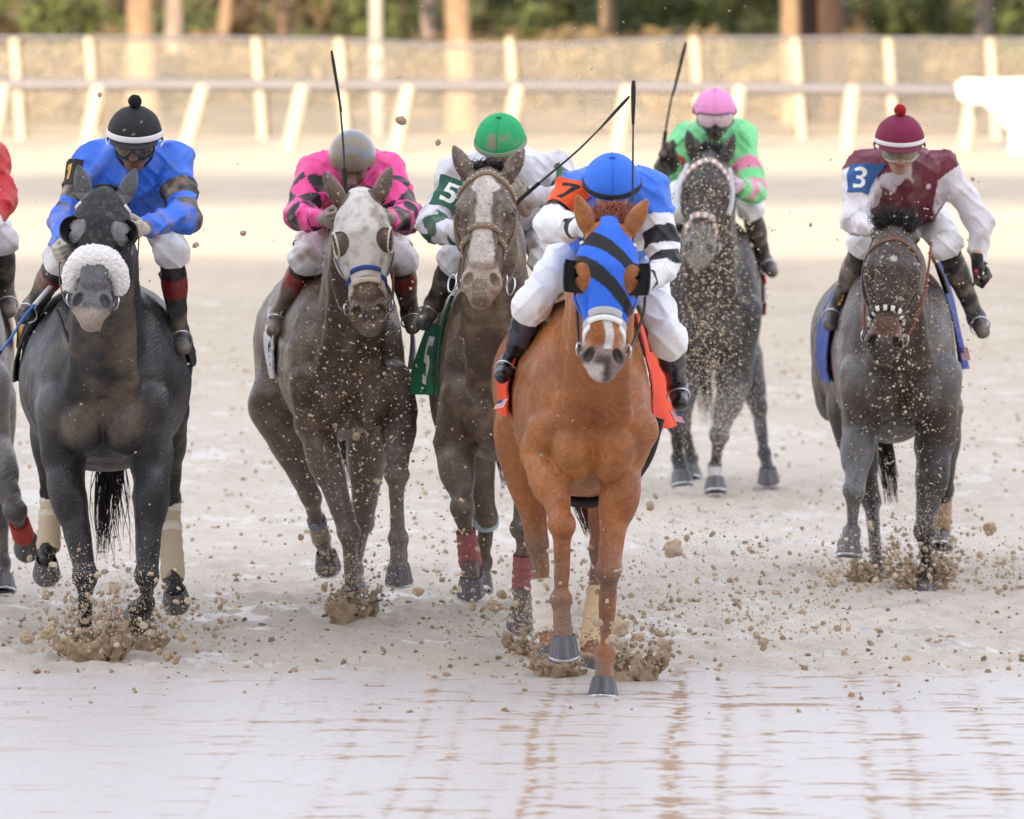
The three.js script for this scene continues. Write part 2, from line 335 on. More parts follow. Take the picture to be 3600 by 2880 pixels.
{
  const xs = [], ds = []; for (let x = -5; x <= 5.001; x += .03) xs.push(x);
  for (let d = 22; d <= 62.001;) { ds.push(d); d += d < 40 ? .045 : .09; }
  const pos = [], uv = [], idx = [], W = xs.length;
  for (const d of ds) for (const x of xs) { pos.push(x, trackHeight(x, d), -d); uv.push((x + 5) / 10, (d - 22) / 40); }
  for (let j = 0; j < ds.length - 1; j++) for (let i = 0; i < W - 1; i++) { const a = j * W + i; idx.push(a, a + 1, a + W, a + 1, a + W + 1, a + W); }
  const g = new THREE.BufferGeometry(); g.setAttribute('position', new THREE.Float32BufferAttribute(pos, 3)); g.setAttribute('uv', new THREE.Float32BufferAttribute(uv, 2)); g.setIndex(idx); g.computeVertexNormals();
  const N = 1280, NH = 1792, rough = new Uint8Array(N * NH * 4), colr = new Uint8Array(N * NH * 4), lin = (c) => 255 * Math.pow(clamp(c), 1 / 2.2);
  for (let j = 0; j < NH; j++) for (let i = 0; i < N; i++) {
    const x = (i + .5) / N * 10 - 5, d = (j + .5) / NH * 40 + 22, o = (j * N + i) * 4, s = seal(x, d), r = s > .01 ? raw(x, d) : 0, m = noise(x * 1.4, d * .7, 21) * .5 + noise(x * 9, d * 6, 22) * .3 + noise(x * 42, d * 30, 23) * .2, wet = smooth(.62, .74, noise(x * 1.6 + 3, d * 3.1, 24) * .55 + noise(x * 7, d * 9, 25) * .45);
    const film = mix3([.56, .525, .505], [.51, .47, .445], m), brown = [.34, .225, .145], rawc = mix3([.58, .525, .455], [.46, .395, .325], m), churn = mix3(mix3(rawc, [.52, .48, .44], wet * .6), mix3([.52, .44, .335], [.44, .365, .27], m), smooth(36, 60, d + 6 * (noise(x * .5, d * .3, 41) - .5)));
    const c = mix3(churn, mix3(film, brown, clamp(r)), s);
    colr[o] = lin(c[0]); colr[o + 1] = lin(c[1]); colr[o + 2] = lin(c[2]); colr[o + 3] = 255;
    const ro = s * (.46 + .4 * r) + (1 - s) * (.82 - .5 * wet); rough[o] = rough[o + 1] = rough[o + 2] = 255 * clamp(ro); rough[o + 3] = 255;
  }
  const mk = (a, c) => { const t = new THREE.DataTexture(a, N, NH); t.magFilter = THREE.LinearFilter; t.minFilter = THREE.LinearMipmapLinearFilter; t.generateMipmaps = true; if (c) t.colorSpace = THREE.SRGBColorSpace; t.needsUpdate = true; return t; };
  const fine = gbump.clone(); fine.repeat.set(14, 40); fine.needsUpdate = true;
  structure('race_track', g, new THREE.MeshPhysicalMaterial({ map: mk(colr, true), roughnessMap: mk(rough, false), roughness: 1, bumpMap: fine, bumpScale: .005 }));
}

// ---------------------------------------------------------------- grandstand behind the camera: its shadow covers the horses
{
  const st = thing('grandstand', V(0, 0, 14), 'long grandstand behind the photographer, roofed, with a raised gallery', 'building');
  const conc = new THREE.MeshStandardMaterial({ color: '#b9b4ab', roughness: .9, bumpMap: gbump, bumpScale: .01 }), roofm = new THREE.MeshStandardMaterial({ color: '#8d9196', roughness: .6 });
  for (let i = 0; i < 12; i++) part('tier', box(240, .7 + i * .7, 1.4, 0, (.7 + i * .7) / 2, i * 1.4 + .7), conc, st);
  part('back_wall', box(240, 19.2, .6, 0, 9.6, 17.6), conc, st);
  part('roof', box(240, .5, 18, 0, 19.35 + .1, 9), roofm, st);
  for (let i = 0; i < 13; i++) part('column', new THREE.CylinderGeometry(.3, .3, 10.4, 14).translate(-114 + i * 19, 14, 12.5), conc, st);
  part('gallery', box(240, 1.55, 3, 0, 24.1, 1.6), roofm, st);
  for (let i = 0; i < 25; i++) part('gallery_post', box(.12, 3.7, .12, -115 + i * 9.6, 21.5, 1.6), roofm, st);
}

// ---------------------------------------------------------------- rails, fence and the wood behind
const cream = new THREE.MeshStandardMaterial({ color: '#a39a88', roughness: .6, bumpMap: gbump, bumpScale: .002 }), whitePlastic = new THREE.MeshStandardMaterial({ color: '#d8d6d0', roughness: .4, bumpMap: gbump, bumpScale: .002 }), railMat = new THREE.MeshStandardMaterial({ color: '#5c5c62', roughness: .45, bumpMap: gbump, bumpScale: .002 });
const ground = (px, depth) => { const p = P(px, 0, depth); return V(p.x, 0, -depth); };
{
  const dR = 98.5, root = thing('running_rail', V(0, 0, -dR), 'low white running rail on slanting posts along the far side of the track', 'rail');
  const rail = [[-900, 296], [0, 297], [1800, 303], [3440, 318]].map(([x, y]) => P(x, y, dR).sub(root.position));
  part('rail', tube(rail, .085, 14, 60), railMat, root);
  for (const [tx, bx] of [[-715, -760], [-350, -392], [12, -28], [345, 300], [712, 645], [1062, 1012], [1436, 1386], [1820, 1776], [2205, 2165], [2600, 2566], [2998, 2970], [3424, 3382]]) {
    const t = P(tx, 306, dR).sub(root.position), b = V(P(bx, 520, dR).x, -.1, .35);
    part('post', tube([b, lerp(b, t, .5), lerp(b, t, .9), t.clone().setZ(-.0)], .1, 12, 16), cream, root);
  }
}
{
  // white gate arm that ends the rail
  const d = 97, root = thing('rail_end_gate', ground(3500, d), 'bulky white rail end widening into a post beside the track', 'gate'), q = (x, y, z = 0) => P(x, y, d - z).sub(root.position);
  const out = [[3372, 296], [3392, 286], [3470, 290], [3560, 286], [3760, 290], [3760, 560], [3700, 545], [3600, 470], [3545, 445], [3500, 392], [3462, 352], [3400, 352], [3376, 334]].map(([x, y]) => q(x, y));
  const sp = new THREE.Shape(out.map((p) => new THREE.Vector2(p.x, p.y)));
  part('arm', new THREE.ExtrudeGeometry(sp, { depth: .22, bevelEnabled: true, bevelSize: .04, bevelThickness: .04, bevelSegments: 3 }), whitePlastic, root);
  for (const x of [3580, 3730]) { const t = q(x, 430), b = V(t.x, -.1, .1); part('post', tube([b, lerp(b, t, .5), t.setZ(.1)], .12, 14, 8), whitePlastic, root); }
}
{
  const dF = 103, root = thing('chain_link_fence', V(0, 0, -dF), 'tall wire fence on cream posts behind the running rail', 'fence');
  const topY = (x) => 133 + (x < 1300 ? 0 : 4);
  const tops = [-560, -250, 50, 312, 900, 1192, 1792, 2440, 2796, 3122, 3480, 3800];
  for (const x of tops) { const t = P(x, 126 + 12 * noise(x, 3, 1), dF).sub(root.position), b = V(P(x + 26, 400, dF).x, -.1, .02); part('post', tube([b, lerp(b, t, .5), t], .075, 10, 8), cream, root); }
  part('top_rail', tube([P(-900, 132, dF), P(1200, 142, dF), P(1700, 168, dF), P(2400, 138, dF), P(4600, 150, dF)].map((p) => p.sub(root.position).add(V(0, 0, -.08))), .03, 8, 50), railMat, root);
  const y1 = 1.36, x0 = P(-900, 0, dF).x, x1 = P(4500, 0, dF).x, wires = [];
  for (let x = x0 - y1; x < x1; x += .062) for (const s of [-1, 1]) { const a = V(s > 0 ? x : x + y1, .02, -.1), b = V(s > 0 ? x + y1 : x, y1, -.1), m = lerp(a, b, .5), g = new THREE.BoxGeometry(.0035, a.distanceTo(b), .0035); g.rotateZ(-s * Math.PI / 4); g.translate(m.x, m.y, m.z + s * .003); wires.push(g); }
  const wm = part('wire_mesh', merged(wires), new THREE.MeshStandardMaterial({ color: '#b8b6b0', roughness: .5, metalness: .3 }), root); wm.userData.kind = 'stuff';
}
{ // lamp pole
  const p = thing('utility_pole', ground(1322, 104.5), 'pale grey round pole rising behind the fence', 'pole');
  part('shaft', new THREE.CylinderGeometry(.085, .105, 8, 16).translate(0, 4, 0), new THREE.MeshStandardMaterial({ color: '#8a867f', roughness: .8 }), p);
  part('cross_arm', box(1.6, .1, .1, 0, 7.4, .12), new THREE.MeshStandardMaterial({ color: '#8a7a68', roughness: .9 }), p);
}
const barkTex = dataTex(256, 256, (i, j) => { const r = tileNoise(256, 24, 61)(i, j * .25), f = tileNoise(256, 90, 62)(i, j * .5), v = .45 + .4 * r + .15 * f; return [v, v * .98, v * .95]; });
const barkBump = grain(256, (i, j) => tileNoise(256, 24, 61)(i, j * .25));
const bark = (hex) => new THREE.MeshStandardMaterial({ color: hex, roughness: .95, map: barkTex, bumpMap: barkBump, bumpScale: .02 });
const barks = { tan: bark('#8f7a64'), red: bark('#463329'), grey: bark('#8b8078'), dark: bark('#4e4038') };
const leafMat = (hex) => new THREE.MeshPhysicalMaterial({ color: hex, roughness: .85, side: THREE.DoubleSide, transmission: .3, thickness: 0, vertexColors: true });
const green = leafMat('#4c5825'), leafMats = { mid: green, dry: leafMat('#5a4a2e'), straw: leafMat('#6f6042') };
/** n small folded leaves spread through lobes [x, y, z, r] */
function leaves(R, lobes, n, size) {
  const pos = [], col = [], idx = [];
  for (let i = 0; i < n; i++) {
    const [x, y, z, r] = lobes[Math.floor(R() * lobes.length)], q = V(R() - .5, R() - .5, R() - .5).normalize().multiplyScalar(r * (.45 + .55 * Math.sqrt(R())));
    const c = V(x + q.x, y + q.y * .8, z + q.z), a = V(R() - .5, R() - .5, R() - .5).normalize(), b = a.clone().cross(V(R() - .5, R() - .5, R() - .5)).normalize(), s = size * (.6 + .8 * R()), k = .7 + .6 * R();
    const o = pos.length / 3, f = a.clone().cross(b).multiplyScalar(s * .15);
    for (const p of [c.clone().addScaledVector(a, -s), c.clone().addScaledVector(b, s * .4).add(f), c.clone().addScaledVector(a, s), c.clone().addScaledVector(b, -s * .4).add(f)]) { pos.push(p.x, p.y, p.z); col.push(k, k * (.92 + .12 * R()), k * .9); }
    idx.push(o, o + 1, o + 2, o, o + 2, o + 3);
  }
  const g = new THREE.BufferGeometry(); g.setAttribute('position', new THREE.Float32BufferAttribute(pos, 3)); g.setAttribute('color', new THREE.Float32BufferAttribute(col, 3)); g.setIndex(idx); g.computeVertexNormals(); return g;
}
function tree(px, depth, r, h, barkM, leafM, label, seed, lean = 0, name = 'tree', low = .45) {
  const R = rng(seed), t = thing(name, ground(px, depth), label, 'tree', undefined), top = V(lean * h, h, (R() - .5) * .5);
  part('trunk', tube([V(0, -.2, 0), V(lean * h * .3 + (R() - .5) * r, h * .33, 0), V(lean * h * .66, h * .66, (R() - .5) * r), top], (u) => r * (1 + .35 * Math.exp(-u * 30)) * (1 - .7 * u), 14, 24), barkM, t);
  const lobes = [];
  for (let i = 0; i < 7; i++) { const u = low + (1 - low) * R(), a = R() * 6.28, s = V(lean * h * u, h * u, 0), e = s.clone().add(V(Math.cos(a), .35 + .4 * R(), Math.sin(a)).multiplyScalar(h * (.14 + .12 * R()))); part('limb', tube([s, lerp(s, e, .5).add(V(0, h * .02, 0)), e], (q) => r * .32 * (1 - .75 * q), 7, 8), barkM, t); lobes.push([e.x, e.y, e.z, h * (.09 + .06 * R())]); }
  lobes.push([top.x, top.y, top.z, h * .13]);
  part('crown', leaves(R, lobes, 2600, h * .017), leafM, t);
  return t;
}
tree(1624, 106, .21, 11, barks.tan, leafMats.mid, 'slim pale trunked pine lit by the sun just behind the fence', 1);
tree(2885, 112, .4, 14, barks.red, leafMats.mid, 'thick reddish trunked pine in shade behind the fence', 2, .01);
tree(2790, 110, .16, 9, barks.tan, leafMats.mid, 'young sunlit tan trunk standing beside the thick red pine', 3);
tree(500, 110, .24, 10, barks.tan, leafMats.dry, 'short tan trunked tree behind the left end of the fence', 4);
tree(600, 124, .18, 9, barks.grey, leafMats.mid, 'thin grey trunked tree standing behind the tan trunked tree', 5, .02);
tree(1515, 125, .15, 9, barks.grey, leafMats.mid, 'thin grey trunk standing beside the slim pale pine', 6);
tree(3140, 135, .2, 10, barks.grey, leafMats.mid, 'leaning grey tree right of the thick red pine', 7, .06);
tree(3460, 130, .16, 9, barks.grey, leafMats.mid, 'slender grey tree behind the white rail end', 8, -.02);
tree(1020, 140, .14, 8, barks.tan, leafMats.dry, 'crooked tan sapling leaning between the fence posts', 9, -.16);
tree(760, 140, .14, 8, barks.tan, leafMats.dry, 'thin yellowish sapling leaning over the dark brush', 10, .12);
tree(2130, 140, .16, 9, barks.tan, leafMats.mid, 'tan trunked tree showing over the green cap and fence', 11, .02);
{
  const kinds = { mid: 'olive green shrub at the edge of the wood', dry: 'brown dry brush behind the wire fence', straw: 'pale straw coloured brush behind the wire fence' };
  const bush = (px, depth, rad, h, kind, seed, y0 = 0) => {
    const R = rng(seed), b = thing('shrub', ground(px, depth), kinds[kind], 'shrub', { mid: 'green shrubs by the wood', dry: 'dry brush behind the fence', straw: 'straw coloured brush' }[kind]), lobes = [];
    for (let i = 0; i < 9; i++) lobes.push([(R() - .5) * rad * 1.6, y0 + h * (.2 + .7 * R()), (R() - .5) * rad, rad * (.3 + .25 * R())]);
    part('foliage', leaves(R, lobes, 1500, .11 + .02 * rad), leafMats[kind], b);
    for (let i = 0; i < 4; i++) part('stem', tube([V((R() - .5) * .2, -.1, 0), V((R() - .5) * rad * .6, h * .4, 0), V(lobes[i][0], lobes[i][1], lobes[i][2])], (u) => .03 * (1 - .6 * u), 5, 6), barks.dark, b);
  };
  const R = rng(404);
  for (let i = 0; i < 16; i++) bush(-500 + i * 300 + R() * 160, 112 + R() * 22, .9 + R() * .7, .5 + R() * .5, R() < .55 ? 'dry' : 'straw', 500 + i);
  for (let i = 0; i < 18; i++) bush(-500 + i * 265 + R() * 120, 145 + R() * 25, 1.6 + R(), 1.3 + R() * 1, R() < .2 ? 'dry' : 'mid', 600 + i);
  for (let i = 0; i < 20; i++) bush(-600 + i * 245 + R() * 120, 185 + R() * 15, 2.4 + R(), 3 + R() * 1.5, 'mid', 700 + i);
  bush(1400, 118, .62, .35, 'mid', 801, 1.85); bush(3180, 128, .7, .8, 'mid', 802, .9); bush(2420, 150, .8, 1, 'mid', 803, .8); bush(2640, 138, .7, .7, 'mid', 804, 1.2); bush(3420, 150, 1.2, 1.2, 'mid', 805, .6); bush(1980, 150, .8, .7, 'mid', 806, 1.2); bush(60, 150, .9, .8, 'mid', 807, .4);
}
{
  // floor of the wood: dry leaves and straw over the flat ground
  const wt = (() => { const a = tileNoise(512, 6, 71), b = tileNoise(512, 30, 72), c = tileNoise(512, 120, 73); return dataTex(512, 512, (i, j) => { const v = .5 * a(i, j) + .3 * b(i, j) + .2 * c(i, j), c3 = mix3([.13, .10, .06], [.46, .37, .26], smooth(.25, .75, v)); return c3; }, true); })();
  const g = new THREE.PlaneGeometry(400, 150, 1, 1); g.rotateX(-Math.PI / 2); g.translate(0, .004, -179.2); const uv = g.attributes.uv; for (let i = 0; i < uv.count; i++) uv.setXY(i, uv.getX(i) * 36, uv.getY(i) * 8);
  structure('woodland_floor', g, new THREE.MeshStandardMaterial({ map: wt, roughness: 1, bumpMap: gbump, bumpScale: .05 }));
  // the wood itself, farther back: one dense mass
  const R = rng(9001), lobes = []; for (let i = 0; i < 160; i++) lobes.push([(R() - .5) * 90, 2 + R() * 11, -210 - R() * 14, 2.2 + R() * 1.6]);
  const m = shade(new THREE.Mesh(leaves(R, lobes, 26000, .45), leafMats.mid)); m.name = 'far_wood'; tag(m, 'dark mass of trees closing the view behind the track', 'wood', undefined, 'stuff'); scene.add(m);
}
// ---------------------------------------------------------------- materials shared by horses and riders
const coatA = tileNoise(256, 64, 3), coatB = tileNoise(256, 22, 5), coatC = tileNoise(256, 128, 9);
const coatBump = grain(256, (i, j) => 0.5 * coatA(i, j) + 0.2 * coatB(i, j) + 0.3 * coatC(i, j));
coatBump.repeat.set(3, 3);
const coatTone = dataTex(256, 256, (i, j) => { const v = 0.52 + 0.62 * (0.35 * coatA(i, j) + 0.4 * coatB(i, j) + 0.25 * coatC(i, j)); return [v, v, v]; });
coatTone.repeat.set(3, 3);
const coat = new THREE.MeshPhysicalMaterial({ vertexColors: true, roughness: 0.4, specularIntensity: 0.85, map: coatTone, bumpMap: coatBump, bumpScale: 0.004, sheen: 0.03, sheenRoughness: 0.5 });
const clothA = tileNoise(256, 128, 21), clothB = tileNoise(256, 30, 22);
const weave = grain(256, (i, j) => 0.6 * clothA(i, j) + 0.4 * clothB(i, j)); weave.repeat.set(4, 4);
const clothTone = dataTex(256, 256, (i, j) => { const v = 0.86 + 0.14 * (0.5 * clothA(i, j) + 0.5 * clothB(i, j)); return [v, v, v]; }); clothTone.repeat.set(4, 4);
const cloth = new THREE.MeshPhysicalMaterial({ vertexColors: true, roughness: 0.75, map: clothTone, bumpMap: weave, bumpScale: 0.0012, sheen: 0.3, sheenRoughness: 0.6 });
const silk = new THREE.MeshPhysicalMaterial({ vertexColors: true, roughness: 0.5, map: clothTone, bumpMap: weave, bumpScale: 0.0008, sheen: 0.4, sheenRoughness: 0.4 });
const mats = {};
function paint(hex, rough = 0.6, metal = 0, extra = {}) { const k = hex + '|' + rough + '|' + metal + JSON.stringify(extra); return mats[k] ??= new THREE.MeshPhysicalMaterial({ color: hex, roughness: rough, metalness: metal, bumpMap: weave, bumpScale: 0.0008, ...extra }); }
const leather = paint('#2a1c14', 0.5), blackLeather = paint('#111012', 0.42), steel = paint('#c9ccd2', 0.28, 1);
const eyeMat = new THREE.MeshPhysicalMaterial({ color: '#070403', roughness: 0.16 });
const hoofTone = dataTex(64, 64, (i, j) => { const v = 0.45 + 0.55 * tileNoise(64, 16, 7)(i, j * 0.15); return [v, v * 0.97, v * 0.93]; });
const hoofMat = new THREE.MeshPhysicalMaterial({ color: '#6b6a70', roughness: 0.55, map: hoofTone });
const hairMat = (hex) => paint(hex, 0.55);
const mudMat = new THREE.MeshPhysicalMaterial({ color: '#b3a593', roughness: 0.9, specularIntensity: 0.3 });
const lump = (() => { const g = new THREE.IcosahedronGeometry(1, 1), p = g.attributes.position; for (let i = 0; i < p.count; i++) { const x = p.getX(i), y = p.getY(i), z = p.getZ(i), s = 0.55 + 0.9 * noise(x * 1.7 + 9, y * 1.7 + 4, z * 1.7 + 2); p.setXYZ(i, x * s, y * s * 0.8, z * s); } g.computeVertexNormals(); return g; })();

// ---------------------------------------------------------------- racehorse
// spec: px positions [x, y, forward metres] of joints as seen in the photograph, D = distance of its breast
function makeHorse(S) {
  const base = V(P(S.chest, 1400, S.D).x, 0, -S.D), root = thing('racehorse', base, S.label, 'horse', undefined);
  const L = (q) => P(q[0], q[1], S.D - q[2]).sub(base);
  const R = rng(S.seed), hx = L([S.hip, 1400, -1.25]).x, xc = (z) => hx * clamp(-z / 1.25, -0.3, 1.4);
  const gh = S.girth ?? 0.76, dy = (S.rise ?? 0), w = S.wide ?? 1, bw = (S.barrel ?? 0.30);
  const poll = L(S.poll), HL = 0.60;
  // head frame
  const m0 = L([S.muzzle[0], S.muzzle[1], S.poll[2] + 0.1]), flat = V(m0.x - poll.x, m0.y - poll.y, 0), len = Math.min(flat.length(), HL * 0.985);
  const down = flat.clone().normalize().multiplyScalar(len).setZ(Math.sqrt(HL * HL - len * len) + (S.tuck ?? 0)).normalize();
  const HY = down.clone().negate(), yaw = S.yaw ?? 0;
  let HX = V(Math.cos(yaw), 0, -Math.sin(yaw)); HX.addScaledVector(HY, -HX.dot(HY)).normalize();
  const HZ = HX.clone().cross(HY), hs = S.headSize ?? 1.04, wx = S.headWide ?? 1.2;
  const H = (x, y, z) => poll.clone().addScaledVector(HX, x * hs * wx).addScaledVector(HY, y * hs).addScaledVector(HZ, z * hs);
  const toHead = (x, y, z) => { const a = x - poll.x, b = y - poll.y, c = z - poll.z; return [(a * HX.x + b * HX.y + c * HX.z) / (hs * wx), (a * HY.x + b * HY.y + c * HY.z) / hs, (a * HZ.x + b * HZ.y + c * HZ.z) / hs]; };
  const AX = [HX, HY, HZ], he = (x, y, z, a, b, c, ax = AX) => ell(H(x, y, z), [a * hs * wx, b * hs, c * hs], ax), hc = (p, q, ra, rb, f = wx) => cap(H(...p), H(...q), ra * hs, rb * hs, HX, f);

  // ---- neck, used by both fields
  const nb = V(xc(-0.1) + (poll.x * 0.1), 1.24 + dy, -0.22), nm = lerp(nb, poll, 0.55).add(V(0, 0.03, 0)), throat = H(0, -0.08, -0.14);
  const neck = [cap(nb, nm, 0.25 * w, 0.175, V(1, 0, 0), 0.74), cap(nm, throat, 0.175, 0.125, V(1, 0, 0), 0.74), cap(V(xc(-.4), 1.42 + dy, -0.42), H(0, -0.02, -0.10), 0.13, 0.075, V(1, 0, 0), 0.72)];

  // ---- body
  const F = new Field([Math.min(-0.62, hx - 0.62, -0.5 * w - .15), -0.02, -1.95], [Math.max(0.62, hx + 0.62), 2.0, 0.95], S.cell ?? 0.0116);
  F.add(ell(V(xc(-.55), (gh + 1.55 + dy) / 2, -.55), [bw, (1.55 + dy - gh) / 2 + .01, .62]), 0.05);
  F.add(ell(V(xc(-1.0), gh + 0.44, -1.0), [bw * 1.0, .36, .5]), 0.1);
  F.add(ell(V(hx, 1.24 + dy, -1.32), [.285, .27, .36]), 0.12);
  F.add(ell(V(0, 1.16 + dy, -.15), [.225 * w, .29, .235]), 0.1);
  F.add(cap(V(xc(-.35), 1.45 + dy, -.4), V(xc(-.8), 1.42 + dy, -.85), 0.11, 0.13), 0.15);
  for (const n of neck) F.add(n, 0.06);
  // windpipe and the muscle above it give the underside of the neck its edges
  F.add(cap(V(0, 1.12 + dy, 0.05), H(0, -0.16, -0.17), 0.075, 0.06), 0.05);
  for (const s of [-1, 1]) F.add(cap(V(s * .1 * w, 1.1 + dy, 0.03), H(s * 0.05, -0.1, -0.16), 0.06, 0.05), 0.045);
  const legs = [];
  for (const [s, fore, hind] of [[-1, S.foreL, S.hindL], [1, S.foreR, S.hindR]]) {
    const [elbow, knee, fet, hoof] = fore.map(L), ps = V(s * .185 * w, 1.08 + dy, -.02);
    F.add(ell(V(s * .175 * w + xc(-.2), 1.24 + dy, -.2), [.10 * w, .33, .19], axes(V(-s * .12, 1, -.45))), 0.045);       // shoulder blade
    F.add(ell(V(s * .098 * w, 1.0 + dy, .012), [.098 * w, .135, .115], axes(V(s * .3, 1, -.1))), 0.010);                   // breast muscle
    F.add(cap(ps, elbow, 0.108 * w, 0.094), 0.014);
    const dir = knee.clone().sub(elbow), q = lerp(elbow, knee, .28), out = V(s, 0, 0);
    F.add(cap(elbow, knee, 0.082, 0.043), 0.04);
    F.add(ell(q.clone().add(V(s * .012, 0, .012)), [.076, .165, .086], axes(dir)), 0.014);                                     // forearm muscle
    F.add(ell(lerp(elbow, knee, .34).add(V(-s * .03, 0, .025)), [.044, .14, .052], axes(dir)), 0.014);
    F.add(ell(lerp(elbow, knee, .3).add(V(s * .05, 0, .005)), [.034, .14, .05], axes(dir)), 0.014);
    F.add(ell(knee.clone().add(V(0, .004, .006)), [.056, .058, .05], axes(dir)), 0.018);
    F.add(ell(knee.clone().add(V(0, -.035, -.03)), [.03, .04, .03], axes(dir)), .02);
    const can = fet.clone().sub(knee);
    F.add(cap(lerp(knee, fet, .1), fet, 0.034, 0.026), 0.02);
    F.add(cap(lerp(knee, fet, .15).add(V(0, 0, -.032)), fet.clone().add(V(0, 0, -.026)), 0.017, 0.02), 0.012);
    F.add(ell(fet.clone().add(V(0, 0, -.004)), [.044, .042, .047], axes(can)), 0.014);
    F.add(cap(fet, hoof, 0.03, 0.043), 0.02);
    legs.push([knee, fet, hoof, fore[4] ?? 0]);
    // hind
    const [stifle, hock, hf, hh] = hind.map(L), hip = V(hx + s * .15, 1.2 + dy, -1.32);
    F.add(cap(hip, stifle, .17, .125, V(1, 0, 0), .8), .08);
    F.add(ell(V(hx + s * .18, 1.06 + dy, -1.42), [.115, .3, .2], axes(V(-s * .1, 1, .15))), .08);
    F.add(cap(stifle, hock, .112, .042), .05);
    F.add(ell(lerp(stifle, hock, .3), [.085, .17, .1], axes(hock.clone().sub(stifle))), .04);
    F.add(ell(hock, [.047, .06, .056], axes(hock.clone().sub(stifle))), .022);
    F.add(cap(hock, hf, .038, .028), .02);
    F.add(cap(hock.clone().add(V(0, .03, -.05)), lerp(hock, hf, .8).add(V(0, 0, -.03)), .026, .02), .025);
    F.add(ell(hf, [.043, .042, .046], axes(hf.clone().sub(hock))), .014);
    F.add(cap(hf, hh, .03, .042), .02);
    legs.push([hock, hf, hh, hind[4] ?? 0]);
  }
  F.sub(cap(V(0, 1.13 + dy, .128), V(0, .9 + dy, .12), .003, .034), .05);
  F.disp((x, y, z) => 0.014 * (fbm(x * 6 + S.seed, y * 5, z * 6, 2) - 0.5) + (y > 0.3 ? 0.008 * (Math.abs(noise(x * 17, y * 11 + S.seed, z * 17) - 0.5) * 2 - 0.5) : 0));

  // ---- head on a finer grid
  const c0 = H(0, -0.25, -0.05), G = new Field([c0.x - .29, c0.y - .45, c0.z - .37], [c0.x + .29, c0.y + .48, c0.z + .30], S.headCell ?? 0.0054);
  for (const n of neck) G.add(n, 0.06);
  G.add(cap(V(0, 1.12 + dy, 0.05), H(0, -0.16, -0.17), 0.075, 0.06), 0.05);
  for (const s of [-1, 1]) G.add(cap(V(s * .1 * w, 1.1 + dy, 0.03), H(s * 0.05, -0.1, -0.16), 0.06, 0.05), 0.045);
  G.add(he(0, -.12, -.045, .092, .135, .095), 0.05);
  G.add(hc([0, -.16, .0], [0, -.44, -.004], .073, .05), 0.05);
  G.add(hc([0, -.2, -.07], [0, -.46, -.045], .078, .052), 0.04);
  for (const s of [-1, 1]) {
    G.add(he(s * .057, -.21, -.115, .05, .125, .095), 0.045);        // cheek
    G.add(he(s * .079, -.185, .002, .03, .048, .034), 0.022);        // orbit
    G.add(hc([s * .074, -.225, -.02], [s * .042, -.36, -.012], .018, .012), 0.03);   // facial crest
    G.add(hc([s * .022, -.17, .05], [s * .02, -.42, .034], .026, .022), 0.035);      // nasal bones
    G.add(he(s * .043, -.498, .008, .028, .052, .042), 0.02);        // nostril wing
  }
  G.add(he(0, -.515, -.008, .05, .062, .056), 0.035);
  G.add(he(0, -.562, -.004, .043, .035, .042), 0.022);                 // upper lip
  G.add(hc([0, -.3, -.135], [0, -.53, -.072], .045, .032), 0.03);     // lower jaw
  G.add(he(0, -.565, -.048, .037, .032, .036), 0.014);                // lower lip and chin
  for (const s of [-1, 1]) {
    const nz = [V(0, 0, 0).addScaledVector(HX, .9).addScaledVector(HY, s * .42).normalize(), null, null]; nz[1] = HY.clone().addScaledVector(HX, -s * .46).normalize(); nz[2] = HZ;
    G.sub(he(s * .046, -.503, .046, .0155, .033, .036, nz), 0.008);    // nostril
    G.sub(he(s * .1, -.19, .006, .014, .019, .017), 0.008);          // eye socket
    G.sub(hc([s * .055, -.30, .022], [s * .048, -.40, .018], .010, .008), 0.03);
  }
  G.sub(hc([-.07, -.556, -.022], [.07, -.556, -.022], .004, .004), 0.008);   // mouth
  const ears = [];
  for (const [s, tip] of [[-1, S.earL], [1, S.earR]]) if (tip) {
    const b = H(s * .062, -.015, -.05), t = L(tip), e = t.clone().sub(b).setLength((S.earLen ?? .138) * hs), X = HZ.clone().cross(e).normalize(), ax = axes(e, X);
    ears.push([b.clone().addScaledVector(e, -.05), b.clone().add(e)]);
    G.add(ell(b.clone().addScaledVector(e, .40), [.036 * hs, .078 * hs, .030 * hs], ax), .014);
    G.add(ell(b.clone().addScaledVector(e, .70), [.020 * hs, .060 * hs, .017 * hs], ax), .016);
    G.sub(ell(b.clone().addScaledVector(e, .52).addScaledVector(ax[2], .03 * hs).addScaledVector(ax[0], -s * .004), [.023 * hs, .066 * hs, .029 * hs], ax), .008);
  }
  G.disp((x, y, z) => 0.003 * (fbm(x * 22, y * 18, z * 22 + S.seed, 2) - 0.5));
  const body = join(clip(F.mesh(), (x, y, z) => .004 - (toHead(x, y, z)[2] + .26)), clip(G.mesh(), (x, y, z) => toHead(x, y, z)[2] + .26));
  const bodyMesh = part('body', toGeo(body, (x, y, z, nx, ny, nz) => S.color(x, y, z, toHead(x, y, z), nx, ny, nz)), coat, root);
  for (const s of [-1, 1]) { const e = new THREE.SphereGeometry(.0205 * hs, 20, 14); e.translate(...H(s * .086, -.194, .013)); part('eye', e, eyeMat, root); }

